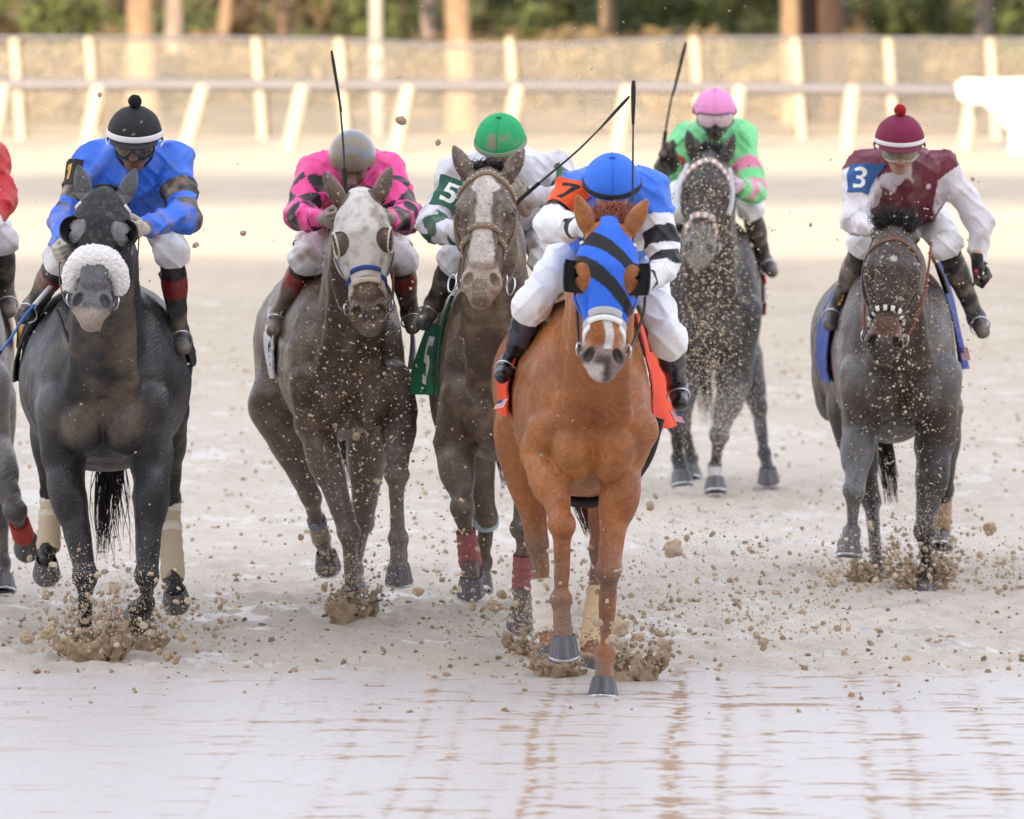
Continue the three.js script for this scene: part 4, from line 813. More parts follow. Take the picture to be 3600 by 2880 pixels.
// ---------------------------------------------------------------- the seven horses
const HORSES = {
  seven: { D: 30, chest: 2086, hip: 1985, seed: 7, wide: .9, girth: .78, barrel: .288, poll: [2141, 796, .72], muzzle: [2117, 1344], earL: [2030, 690, .72], earR: [2276, 700, .72],
    label: 'chestnut racehorse in a blue hood with black stripes and orange saddle cloth',
    foreL: [[1915, 1590, -.12], [1976, 1846, .14], [1973, 2108, .12], [1982, 2246, .15], 0.15], foreR: [[2185, 1600, -.12], [2139, 2008, .06], [2129, 2292, .0], [2122, 2398, .05]],
    hindL: [[1830, 1520, -1.05], [1890, 1905, -1.05], [1918, 2190, -1.0], [1930, 2290, -.95]], hindR: [[2150, 1560, -1.1], [2115, 1930, -1.2], [2080, 2270, -1.0], [2085, 2330, -.95]],
    coat: [.40, .145, .045] },
  grey: { D: 31.5, chest: 363, hip: 380, seed: 1, wide: 1.0, girth: .77, barrel: .375, poll: [366, 672, .68], muzzle: [325, 1123], earL: [270, 560, .55], earR: [486, 570, .55],
    label: 'dark grey racehorse in a black hood with a white fleece noseband',
    foreL: [[222, 1600, -.12], [299, 2030, .08], [298, 2252, .02], [298, 2330, .05]], foreR: [[530, 1610, -.12], [517, 2026, .08], [512, 2120, -.2], [486, 2140, -.31], 1.1],
    hindL: [[190, 1440, -1.2], [178, 1735, -1.5], [170, 1915, -1.42], [163, 1975, -1.36], 0.75], hindR: [[570, 1440, -1.2], [596, 1750, -1.5], [606, 2010, -1.35], [616, 2075, -1.28], 0.85],
    coat: [.055, .055, .062] },
  pink: { D: 33.1, chest: 1235, hip: 1120, seed: 2, wide: .94, girth: .79, barrel: .275, poll: [1262, 690, .70], muzzle: [1303, 1163], earL: [1130, 590, .66], earR: [1376, 585, .66],
    label: 'muddy brown racehorse in a dirty white hood with round eye holes',
    foreL: [[1110, 1490, -.12], [1228, 1880, .1], [1236, 2095, .05], [1238, 2160, .08]], foreR: [[1392, 1450, -.12], [1396, 1672, .2], [1399, 1893, .18], [1402, 1995, .22], 0.18],
    hindL: [[960, 1420, -1.1], [1090, 1745, -1.1], [1132, 1905, -1.3], [1148, 1950, -1.26], 0.5], hindR: [[1300, 1480, -1.1], [1277, 1835, -1.2], [1250, 2000, -1.1], [1250, 2060, -1.05]],
    coat: [.115, .085, .072] },
  five: { D: 32.2, chest: 1764, hip: 1740, seed: 5, wide: .94, girth: .76, barrel: .275, poll: [1714, 600, .68], muzzle: [1690, 1050], earL: [1606, 536, .60], earR: [1838, 528, .60],
    label: 'mud covered bay racehorse with a white blaze and brown studded bridle',
    foreL: [[1602, 1560, -.12], [1626, 1788, .1], [1652, 1968, -.02], [1655, 2040, .02], 0.3], foreR: [[1890, 1560, -.1], [1838, 1860, .3], [1840, 2066, .22], [1832, 2150, .26], 0.45],
    hindL: [[1640, 1480, -1.1], [1708, 1815, -1.2], [1700, 1975, -1.35], [1690, 2030, -1.3]], hindR: [[1880, 1480, -1.1], [1880, 1800, -1.3], [1890, 1990, -1.4], [1895, 2060, -1.35]],
    coat: [.125, .088, .066] },
  six: { D: 40, chest: 2500, hip: 2470, seed: 6, wide: .96, girth: .78, barrel: .31, cell: .0135, headCell: .007, poll: [2496, 545, .7], muzzle: [2452, 928], earL: [2412, 440, .68], earR: [2590, 450, .68],
    label: 'charcoal racehorse in a checked white bridle, seen through flying mud',
    foreL: [[2420, 1320, -.12], [2378, 1490, .1], [2385, 1610, -.1], [2395, 1665, -.06]], foreR: [[2580, 1330, -.12], [2530, 1530, .1], [2513, 1645, .04], [2515, 1690, .08]],
    hindL: [[2400, 1270, -1.1], [2400, 1480, -1.3], [2430, 1610, -1.45], [2430, 1650, -1.4]], hindR: [[2610, 1270, -.9], [2665, 1425, -.8], [2687, 1592, -.7], [2700, 1655, -.64], 0.2],
    coat: [.05, .048, .05] },
  three: { D: 34.7, chest: 3169, hip: 3075, seed: 3, wide: .98, girth: .72, barrel: .29, poll: [3150, 815, .7], muzzle: [3102, 1274], earL: [3085, 800, .42], earR: [3222, 795, .42],
    label: 'dark bay racehorse with a grey muddy shoulder and a checked noseband',
    foreL: [[3030, 1500, -.12], [3003, 1725, .1], [2995, 1870, .05], [2988, 1910, .08], -0.3], foreR: [[3285, 1560, -.12], [3251, 1868, .08], [3258, 2005, .02], [3258, 2060, .05]],
    hindL: [[2990, 1440, -1.0], [3062, 1755, -.95], [3085, 1985, -.7], [3090, 2040, -.66]], hindR: [[3300, 1440, -1.1], [3318, 1720, -1.3], [3310, 1860, -1.45], [3308, 1890, -1.4]],
    coat: [.062, .045, .04], reinTo: { 1: [3275, 850, .3] } },
  edge: { D: 33.2, chest: -195, hip: -190, seed: 9, wide: 1.0, cell: .016, headCell: .011, girth: .78, barrel: .31, poll: [-190, 680, .7], muzzle: [-200, 1150], earL: [-270, 580, .66], earR: [-100, 580, .66],
    label: 'pale grey racehorse with a yellow saddle cloth, mostly beyond the picture edge',
    foreL: [[-320, 1500, -.12], [-300, 1850, .1], [-298, 2060, .05], [-296, 2140, .08]], foreR: [[-40, 1530, -.12], [55, 1800, .15], [80, 1880, -.1], [92, 1890, -.2], 1.0],
    hindL: [[-330, 1420, -1.1], [-300, 1750, -1.2], [-280, 1950, -1.3], [-275, 2000, -1.25]], hindR: [[-30, 1420, -1.1], [0, 1760, -1.2], [8, 1980, -1.1], [10, 2035, -1.05]],
    coat: [.32, .31, .31] },
};
// coats: what each horse is coloured and how the mud lies on it
const mudTan = [.30, .225, .15], mudGrey = [.30, .285, .275];
const patch = (x, y, z, f, seed) => fbm(x * f + seed, y * f, z * f, 4);
const nose = (h, c, lip, t = 0) => { const k = smooth(-.45, -.5, h[1]); return k > 0 ? mix3(c, lip, k) : c; };
HORSES.seven.color = (x, y, z, h) => {
  let c = mix3([.52, .20, .062], [.32, .10, .026], clamp(patch(x, y, z, 6, 2) * 1.8 - .4));
  c = mix3(c, [.23, .155, .115], smooth(.72, .5, y) * clamp(patch(x, y, z, 11, 4) * 2 - .3) * .85);
  if (h[2] > -.26 && h[1] < .1 && h[1] > -.66) {
    c = mix3(c, [.30, .225, .20], smooth(-.445, -.485, h[1] + .1 * Math.abs(h[0])));
    if (h[2] > -.02) c = mix3(c, [.09, .055, .05], smooth(.04, .016, Math.abs(h[0]) + .006 * noise(x * 50, y * 50, 3)) * smooth(-.48, -.52, h[1]));
    if (Math.abs(Math.abs(h[0]) - .05) < .026 && h[1] < -.47 && h[1] > -.535 && h[2] < .036 && h[2] > .0) c = mix3(c, [.10, .085, .085], .8);
    const st = Math.abs(h[0] - .012 - .006 * Math.sin(h[1] * 40)); if (h[1] < -.28 && h[1] > -.475 && h[2] > -.02) c = mix3(c, [.78, .76, .76], smooth(.016, .011, st));
    c = mix3(c, [.66, .60, .58], smooth(-.525, -.55, h[1]) * smooth(.012, -.012, h[0] + .012 * (noise(x * 60, y * 60, 1) - .5)));
  }
  return c;
};
HORSES.grey.color = (x, y, z, h) => {
  const n = patch(x, y, z, 9, 4) - .5; let c = mix3([.022, .023, .027], [.13, .135, .15], clamp(patch(x, y, z, 4.5, 9) * 2.2 - .75) * smooth(.12, .3, Math.abs(x)) + clamp(n * 1.2) * .35);
  c = mix3(c, mudTan, clamp((patch(x, y, z, 7, 3) - .46) * 2.2) * smooth(.3, .12, Math.abs(x)) * smooth(.85, 1.0, y) * .8);
  c = mix3(c, [.020, .019, .021], smooth(.98, .66, y + .5 * n));
  if (h[2] > -.26 && h[1] > -.66 && h[1] < .1) { c = mix3([.14, .14, .15], [.30, .30, .31], smooth(.09, .12, Math.abs(h[0]))); c = mix3(c, [.13, .125, .135], smooth(-.34, -.42, h[1])); c = mix3(c, [.40, .34, .28], smooth(-.525, -.55, h[1])); if (h[1] > -.3 && h[1] < -.1 && Math.abs(h[0]) > .05) c = mix3([.34, .34, .35], [.2, .2, .21], patch(x, y, z, 25, 1)); if (h[1] > 0) c = [.06, .06, .068]; }
  return c;
};
HORSES.pink.color = (x, y, z, h) => {
  let c = mix3([.080, .048, .034], [.150, .108, .082], clamp(patch(x, y, z, 5, 5) * 1.5 - .25));
  c = mix3(c, mudTan, clamp((patch(x, y, z, 13, 1) - .44) * 3.4) * .7); if (x > .15 && z > -.6) c = mix3(c, mudGrey, .35 * patch(x, y, z, 8, 8)); c = mix3(c, [.22, .185, .165], .6 * smooth(.95, .7, y + .4 * (patch(x, y, z, 8, 2) - .5)));
  if (h[2] > -.26 && h[1] > -.66 && h[1] < .1) { c = mix3([.13, .075, .05], [.22, .16, .12], patch(x, y, z, 18, 3)); c = mix3(c, [.06, .042, .036], smooth(.035, .015, Math.abs(h[0])) * smooth(-.46, -.5, h[1])); c = mix3(c, [.24, .18, .14], smooth(-.53, -.56, h[1])); }
  return c;
};
HORSES.five.color = (x, y, z, h) => {
  let c = mix3([.075, .045, .028], [.15, .105, .072], clamp(patch(x, y, z, 6, 6) * 1.6 - .3));
  c = mix3(c, mudTan, clamp((patch(x, y, z, 15, 2) - .44) * 3.6) * .75); c = mix3(c, [.15, .12, .10], .5 * smooth(.95, .7, y));
  if (h[2] > -.26 && h[1] > -.66 && h[1] < .1) {
    c = mix3([.095, .06, .04], [.21, .16, .12], clamp(patch(x, y, z, 30, 7) * 2.4 - .75));
    const ax = Math.abs(h[0] + .004), half = h[1] > -.12 ? .05 - Math.abs(h[1] + .09) * .5 : h[1] > -.27 ? .026 : .03 + smooth(-.29, -.36, h[1]) * .012;
    if (h[2] > -.05 && h[1] < -.005) c = mix3(c, mix3([.66, .60, .54], mudTan, clamp(patch(x, y, z, 22, 1) - .35)), smooth(half + .006, half - .004, ax + .008 * (noise(x * 70, y * 70, 2) - .5)) * smooth(-.5, -.44, h[1]));
    c = mix3(c, [.40, .315, .25], smooth(-.41, -.46, h[1])); if (h[1] < -.5 && ax < .026 && h[2] > -.02) c = mix3(c, [.19, .145, .11], .7);
  }
  return c;
};
HORSES.six.color = (x, y, z, h) => {
  let c = mix3([.030, .028, .030], [.085, .082, .085], clamp(patch(x, y, z, 5, 6) * 1.6 - .4)); if (y < .18 && x > -.05 && x < .12 && z > -.4) c = [.6, .57, .54];
  if (h[2] > -.26 && h[1] > -.66 && h[1] < .1) { c = mix3([.026, .024, .026], [.06, .058, .06], patch(x, y, z, 12, 3)); c = mix3(c, [.20, .20, .21], smooth(-.36, -.42, h[1])); c = mix3(c, [.27, .25, .23], smooth(-.52, -.56, h[1])); }
  return c;
};
HORSES.three.color = (x, y, z, h) => {
  let c = mix3([.040, .027, .022], [.085, .062, .052], patch(x, y, z, 6, 6)); const sh = smooth(.1, .2, Math.abs(x)) * smooth(-.5, -.3, z) * smooth(.8, 1.0, y);
  c = mix3(c, [.24, .245, .25], sh * clamp(patch(x * 2, y * .7, z, 6, 4) * 2 - .55)); c = mix3(c, mudTan, clamp((patch(x, y, z, 12, 2) - .52) * 3) * .4); c = mix3(c, [.032, .028, .028], .8 * smooth(.9, .68, y + .4 * (patch(x, y, z, 8, 2) - .5))); if (x < .1 && z > -.4) c = mix3(c, [.22, .22, .23], .7 * smooth(.9, .6, y) * smooth(.05, -.02, x));
  if (h[2] > -.26 && h[1] > -.66 && h[1] < .1) { c = mix3([.045, .032, .027], [.085, .06, .05], patch(x, y, z, 14, 3)); c = mix3(c, [.16, .085, .06], smooth(-.37, -.41, h[1]) * smooth(-.5, -.46, h[1])); c = mix3(c, [.05, .04, .037], smooth(-.45, -.5, h[1])); if (Math.hypot(h[0], h[1] + .13) < .014) c = [.5, .5, .5]; }
  return c;
};
HORSES.edge.color = (x, y, z, h) => { let c = mix3([.42, .41, .41], [.3, .29, .285], patch(x, y, z, 6, 1)); if (z < -.9) c = mix3(c, [.16, .12, .09], .8); if (y < .75) c = mix3(c, [.09, .085, .085], smooth(.8, .6, y)); return mix3(c, mudTan, clamp((patch(x, y, z, 12, 2) - .5) * 3) * .5); };
for (const [k, rise, girth] of [['six', -.06, .68], ['three', -.07, .66]]) { HORSES[k].rise = rise; HORSES[k].girth = girth; }
const rigs = {};
for (const [k, s] of Object.entries(HORSES)) rigs[k] = makeHorse(s);
const MUD = [.33, .25, .18];
const mudOn = (c, x, y, z, amt, f = 14) => mix3(c, MUD, clamp((fbm(x * f, y * f, z * f + 3.3, 3) - .6 + amt * .25) * 4 * amt));
const mudBoot = (c, x, y, z, amt) => mix3(c, [.22, .18, .135], clamp((fbm(x * 20, y * 20, z * 20 + 3.3, 3) - .40) * 3.2 * amt));
const darkBoot = (trim, mud) => (t, m, x, y, z) => mudBoot(trim && t < trim.to && t > trim.from ? trim.c : t > .8 ? [.05, .05, .06] : [.02, .02, .022], x, y, z, t > .25 ? mud : mud * .5);
const blue = srgb('#3577ea'), blk = [.012, .012, .014], wht = [.86, .86, .89], pnk = [.95, .07, .33], mar = srgb('#6d1230'), grn = srgb('#1f5a45'), mint = srgb('#7fe39a'), lpk = srgb('#f29ad0');
const hoop = (t, list) => list.find(([a, b]) => t > a && t < b);
const RIDERS = {
  seven: { D: 30, seed: 7, label: 'jockey in plain blue cap and blue jacket with black hoops on white sleeves', seat: [2130, 800, -.85], head: [2152, 645, .0], nod: .5, cell: .0068,
    shL: [2030, 672, -.18], shR: [2285, 672, -.18], elL: [1945, 792, -.05], elR: [2338, 925, -.02], haL: [2050, 806, .3], haR: [2268, 1000, .32], knL: [1868, 1078, -.2], knR: [2352, 1200, -.2], anL: [1798, 1262, -.5], anR: [2380, 1352, -.48], toL: [1768, 1308, -.34], toR: [2386, 1402, -.32],
    breechMud: .05, hem: .1, glove: [.75, .75, .78],
    silks: (s, x, y, z) => { const w = .03 * (noise(x * 9, y * 9, z * 9) - .5); if (s.part === 'torso') return blue; const t = s.part === 'upper' ? s.t * .5 : .5 + s.t * .5; if (s.side === 1) return s.part === 'fore' && s.t > .8 && s.t < .86 ? blk : s.down < .42 + w ? blue : hoop(s.down, [[.58, .80], [.92, 1.1]]) ? blk : wht; return t < .08 ? blue : hoop(t, [[.34, .4], [.86, .9]]) ? blk : wht; },
    boot: (t, m) => mix3([.012, .012, .015], [.05, .06, .085], smooth(.45, .6, m)), bootRough: .16, hump: -.03,
    cap: () => blue, seam: '#2a62d2', band: { w: .022, up: .14, color: '#15161c' } },
  grey: { D: 31.5, seed: 11, label: 'jockey in black pompom cap with white band and blue jacket with muddy armbands', seat: [455, 640, -.85], head: [474, 470, .0], nod: .3, roll: -.02, cell: .0068,
    shL: [325, 578, -.2], shR: [608, 572, -.2], elL: [228, 770, -.1], elR: [648, 760, .05], haL: [212, 880, .25], haR: [490, 805, .38], knL: [214, 910, -.2], knR: [600, 885, -.18], anL: [120, 1070, -.45], anR: [628, 1150, -.42], toL: [88, 1100, -.3], toR: [642, 1205, -.28],
    breechMud: .8, hem: .1, skin: [.2, .11, .07], faceMud: 2.2, glove: [.55, .5, .42], peak: '#131317',
    silks: (s, x, y, z) => { const t = s.part === 'torso' ? 0 : s.part === 'upper' ? s.t * .5 : .5 + s.t * .5; const b = hoop(t, [[.24, .36], [.42, .52]]); return mudOn(b ? blk : srgb('#3070e4'), x, y, z, b ? .75 : t > .5 ? .55 : .25, 18); },
    boot: (t, m, x, y, z) => mudBoot(t < .3 ? blk : t < .55 ? srgb('#7d1c22') : [.03, .03, .035], x, y, z, t < .3 ? .3 : .9),
    cap: (th, ph, p) => mix3([.012, .012, .014], [.35, .3, .22], noise(p.x * 90, p.y * 90, p.z * 90) > .93 ? 1 : 0), band: { w: .026, up: .16, color: '#e6e6e8' }, pompom: '#101012', goggles: { lens: '#55504c', frame: '#0e0e10', strap: '#e4e4e4', lift: -.012 }, chin: true },
  pink: { D: 33.1, seed: 12, label: 'jockey in a muddy silver skull cap and hot pink jacket with black diamonds', seat: [1236, 690, -.85], head: [1238, 550, -.05], nod: .5, cell: .0075, hr: [.108, .12, .13],
    shL: [1116, 608, -.2], shR: [1354, 608, -.2], elL: [1050, 760, .0], elR: [1438, 765, .0], haL: [1150, 772, .3], haR: [1360, 775, .3], knL: [1072, 915, -.2], knR: [1408, 915, -.2], anL: [990, 1092, -.48], anR: [1440, 1090, -.48], toL: [968, 1150, -.34], toR: [1448, 1140, -.34],
    breechMud: .9, hem: .06, skin: [.22, .12, .09], faceMud: 2, glove: [.3, .25, .2],
    silks: (s, x, y, z) => { if (s.part === 'torso' || (s.part === 'upper' && s.t < .3)) return mudOn(pnk, x, y, z, .12); const t = (s.part === 'upper' ? s.t * .3 : .3 + s.t * .25) * 12, q = s.p.clone().sub(s.a), ang = Math.atan2(q.z - .0, q.x - (s.b.x - s.a.x) * s.t) * 1.25, u = t + ang * 1.3, v = t - ang * 1.3; return (Math.floor(u * .72) + Math.floor(v * .72)) % 2 ? mudOn(blk, x, y, z, .55) : mudOn(pnk, x, y, z, .2); },
    boot: (t, m, x, y, z) => mudBoot(t < .2 ? blk : t < .5 ? srgb('#9a2a26') : [.12, .09, .07], x, y, z, t < .2 ? .2 : 1),
    cap: (th, ph, p) => mix3([.16, .165, .18], [.22, .175, .115], smooth(.40, .47, fbm(p.x * 16 + 2, p.y * 16, p.z * 16, 4) + .12 * Math.cos(ph) - .12 * (th < .5 ? 1 : 0))), capMat: paint('#ffffff', .3, 0, { vertexColors: true, clearcoat: .6, clearcoatRoughness: .25 }), capFold: .2 },
  five: { D: 32.2, seed: 15, label: 'jockey in a bright green cap and muddy white jacket with dark green stars', seat: [1800, 690, -.85], head: [1759, 497, .0], nod: .52, turn: -.12, cell: .0075, hr: [.112, .122, .134],
    shL: [1616, 606, -.2], shR: [1948, 602, -.25], elL: [1522, 800, .0], elR: [2010, 690, -.05], haL: [1640, 830, .28], haR: [1826, 702, .05], gripR: V(.85, .55, -.1), knL: [1600, 915, -.2], knR: [1915, 915, -.2], anL: [1530, 1060, -.5], anR: [1960, 1090, -.5], toL: [1492, 1128, -.36], toR: [1980, 1140, -.36],
    breechMud: .9, hem: .06, glove: [.4, .33, .26],
    silks: (s, x, y, z) => { const star = (s.part === 'fore' && fbm(x * 11 + 4, y * 11, z * 11, 2) > .55) || (s.part === 'upper' && s.side === 1 && fbm(x * 9 + 1, y * 9, z * 9 + 5, 2) > .62); return mudOn(star ? grn : [.74, .73, .79], x, y, z, s.part === 'torso' ? (y < 1.78 ? .95 : .35) : .5, 12); },
    boot: darkBoot(null, 1), cap: (th, ph, p) => mudOn(srgb('#14a866'), p.x, p.y, p.z, Math.cos(ph) > .4 && th > .7 && th < 1.35 ? .6 : .1, 22), seam: '#129a5c', band: { w: .02, up: .12, color: '#8f9a86' } },
  six: { D: 40, seed: 16, label: 'jockey in a light pink cap with goggles and a mint green jacket with pink hoops', seat: [2505, 560, -.85], head: [2513, 390, -.02], nod: .3, cell: .0085,
    shL: [2418, 490, -.2], shR: [2604, 486, -.2], elL: [2345, 600, -.1], elR: [2652, 680, -.02], haL: [2345, 530, .15], haR: [2590, 655, .3], gripL: V(.2, 1, -.1), knL: [2380, 745, -.2], knR: [2640, 740, -.2], anL: [2330, 880, -.48], anR: [2685, 905, -.45], toL: [2305, 930, -.32], toR: [2712, 945, -.3],
    breechMud: .4, hem: .02, gloveL: [.03, .02, .02], glove: [.7, .5, .6], skin: [.05, .04, .04],
    silks: (s, x, y, z) => { const t = s.part === 'torso' ? 0 : s.part === 'upper' ? s.t * .5 : .5 + s.t * .5; if (s.side === 0) return t > .62 ? [.03, .02, .02] : t > .3 && t < .5 ? srgb('#b03038') : mint; return hoop(t, [[.22, .32], [.41, .5], [.66, .8]]) ? srgb('#f08fb4') : mint; },
    boot: darkBoot(null, .8), cap: () => lpk, seam: '#ee90c8', goggles: { lens: '#f3dbe2', frame: '#4a4450', strap: '#4a4450', lift: .026, out: .04, size: 1.25 } },
  three: { D: 34.7, seed: 13, label: 'jockey in a maroon cap with red pompom and a maroon jacket with white sleeves', seat: [3175, 700, -.85], head: [3163, 492, .02], nod: .26, cell: .007,
    shL: [3040, 595, -.18], shR: [3312, 598, -.2], elL: [3002, 770, .0], elR: [3450, 780, -.15], haL: [3078, 812, .32], haR: [3440, 940, -.1], gripR: V(.25, .5, -.8), knL: [3032, 868, -.2], knR: [3330, 868, -.2], anL: [2945, 1075, -.48], anR: [3428, 1105, -.46], toL: [2920, 1128, -.34], toR: [3450, 1152, -.32],
    breechMud: .5, hem: .03, skin: [.46, .25, .17], faceMud: .5, gloveR: [.02, .02, .022], glove: [.72, .7, .68], peak: '#6a1236',
    silks: (s, x, y, z) => { const a = Math.atan2(y - s.X.y, x) , star = s.part === 'torso' && fbm(x * 9 + 2.2, y * 9 + 4, z * 9, 2) > .6; if (s.part === 'torso') return mudOn(star ? [.68, .6, .66] : mar, x, y, z, .35); if (s.part === 'upper' && s.t < .12) return mar; return s.part === 'fore' && s.side === 1 && s.t > .9 ? blk : mudOn([.76, .72, .76], x, y, z, .3); },
    boot: darkBoot({ from: 0, to: .3, c: blk }, 1), cap: (th, ph, p) => mudOn(srgb('#7d1140'), p.x, p.y, p.z, .06, 40), band: { w: .02, up: .14, color: '#e8e6e6' }, pompom: '#a01020', goggles: { lens: '#a39d84', frame: '#c9c5bc', strap: '#2a2a2e', lift: -.006 } },
  edge: { D: 33.2, seed: 19, label: 'jockey in a red jacket partly outside the picture on the pale grey horse', seat: [-180, 640, -.85], head: [-170, 470, .0], nod: .4, cell: .009,
    shL: [-310, 560, -.2], shR: [-40, 560, -.2], elL: [-370, 740, 0], elR: [10, 700, -.05], haL: [-260, 830, .25], haR: [-60, 830, .25], knL: [-320, 880, -.2], knR: [5, 850, -.2], anL: [-370, 1060, -.45], anR: [18, 1030, -.42], toL: [-390, 1110, -.3], toR: [30, 1080, -.3],
    breechMud: .6, hem: .05, silks: (s, x, y, z) => (s.part === 'fore' && s.t > .55 ? [.72, .7, .72] : mudOn(srgb('#c4121c'), x, y, z, .1)), boot: darkBoot(null, 1), cap: () => srgb('#c4121c') },
};
const riders = {};
for (const [k, j] of Object.entries(RIDERS)) riders[k] = makeRider(j);
// ---------------------------------------------------------------- hoods, bridles, saddle cloths, manes and tails
const orange = paint('#f0481a', .75), gold = paint('#b08a3c', .8), navy = paint('#1c2340', .75), creamWeb = paint('#cfc3ac', .8), brownLeather = paint('#6b4c36', .6);
function checkTex(a, b, n) { return dataTex(64, 4, (i) => (Math.floor(i / 64 * n) % 2 ? a : b), true); }
const checks = (a, b, per) => { const t = checkTex(a, b, 2); t.repeat.set(per, 1); return new THREE.MeshPhysicalMaterial({ map: t, roughness: .6 }); };
const flagTex = (() => { const c = document.createElement('canvas'); c.width = 96; c.height = 64; const x = c.getContext('2d'); for (let i = 0; i < 13; i++) { x.fillStyle = i % 2 ? '#f4f4f4' : '#c8202c'; x.fillRect(0, i * 64 / 13, 96, 5); } x.fillStyle = '#24356e'; x.fillRect(0, 0, 42, 34); x.fillStyle = '#ffffff'; for (let i = 0; i < 4; i++) for (let j = 0; j < 3; j++) x.fillRect(4 + i * 10, 5 + j * 10, 3, 3); const t = new THREE.CanvasTexture(c); t.colorSpace = THREE.SRGBColorSpace; return t; })();
const flagMat = new THREE.MeshStandardMaterial({ map: flagTex, roughness: .8 });
function bridle(h, r, { cheek = blackLeather, rein = blackLeather, brow = null, y0 = -.03, bit = true, slack = .06 } = {}) {
  for (const s of [-1, 1]) {
    const [p, n] = headLine(h, [[s * .085, -.015, -.06], [s * .105, -.12, -.06], [s * .1, -.26, -.06], [s * .075, -.40, -.045], [s * .07, -.46, -.04]]);
    if (p.length > 3) part('cheek_strap', strap(p, n, .017, .005), cheek, h.root);
    const c = h.H(s * .077, -.475, -.03), ring = []; for (let i = 0; i <= 24; i++) { const a = i / 24 * 6.283; ring.push(c.clone().addScaledVector(h.HY, Math.cos(a) * .026).addScaledVector(h.HZ, Math.sin(a) * .024).addScaledVector(h.HX, Math.sin(a) * s * .012)); }
    part('bit_ring', tube(ring, .0045, 6, 36), steel, h.root);
    if (r) { const hand = r.ha[s < 0 ? 0 : 1].clone().add(r.base).sub(h.base); if (h.S.reinTo && h.S.reinTo[s]) hand.copy(h.L(h.S.reinTo[s])); const st = c.clone().addScaledVector(h.HZ, -.03); part('rein', tube([st, lerp(st, hand, .3).add(V(s * .012, -slack, -.03)), lerp(st, hand, .65).add(V(s * .02, -slack * .7, -.02)), hand], .006, 6, 40, .5), rein, h.root); }
  }
}
const eyeHole = (x, y, rx, ry, cx, cy) => Math.hypot((Math.abs(x) - cx) / rx, (y - cy) / ry) - 1;
const earGap = (h, r = .05) => (x, y, z) => { const p = h.H(x, y, z); return Math.min(...h.ears.map(([a, b]) => segT(p, a, b)[1])) - r; };
function rim(h, name, f, mat, r = .0045, a0 = 0, a1 = 2 * Math.PI) { const pts = []; for (let i = 0; i <= 40; i++) { const q = f(a0 + i / 40 * (a1 - a0)), o = h.H(q[0] + Math.sign(q[0]) * .15, q[1], q[2] + .2), e = h.H(q[0] - Math.sign(q[0]) * .06, q[1], q[2] - .12), p = h.G.hit(o, e, .004); if (p) pts.push(p); } if (pts.length > 4) { if (a1 - a0 > 6) pts.push(pts[0].clone()); part(name, tube(pts, r, 6, 90), mat, h.root); } }
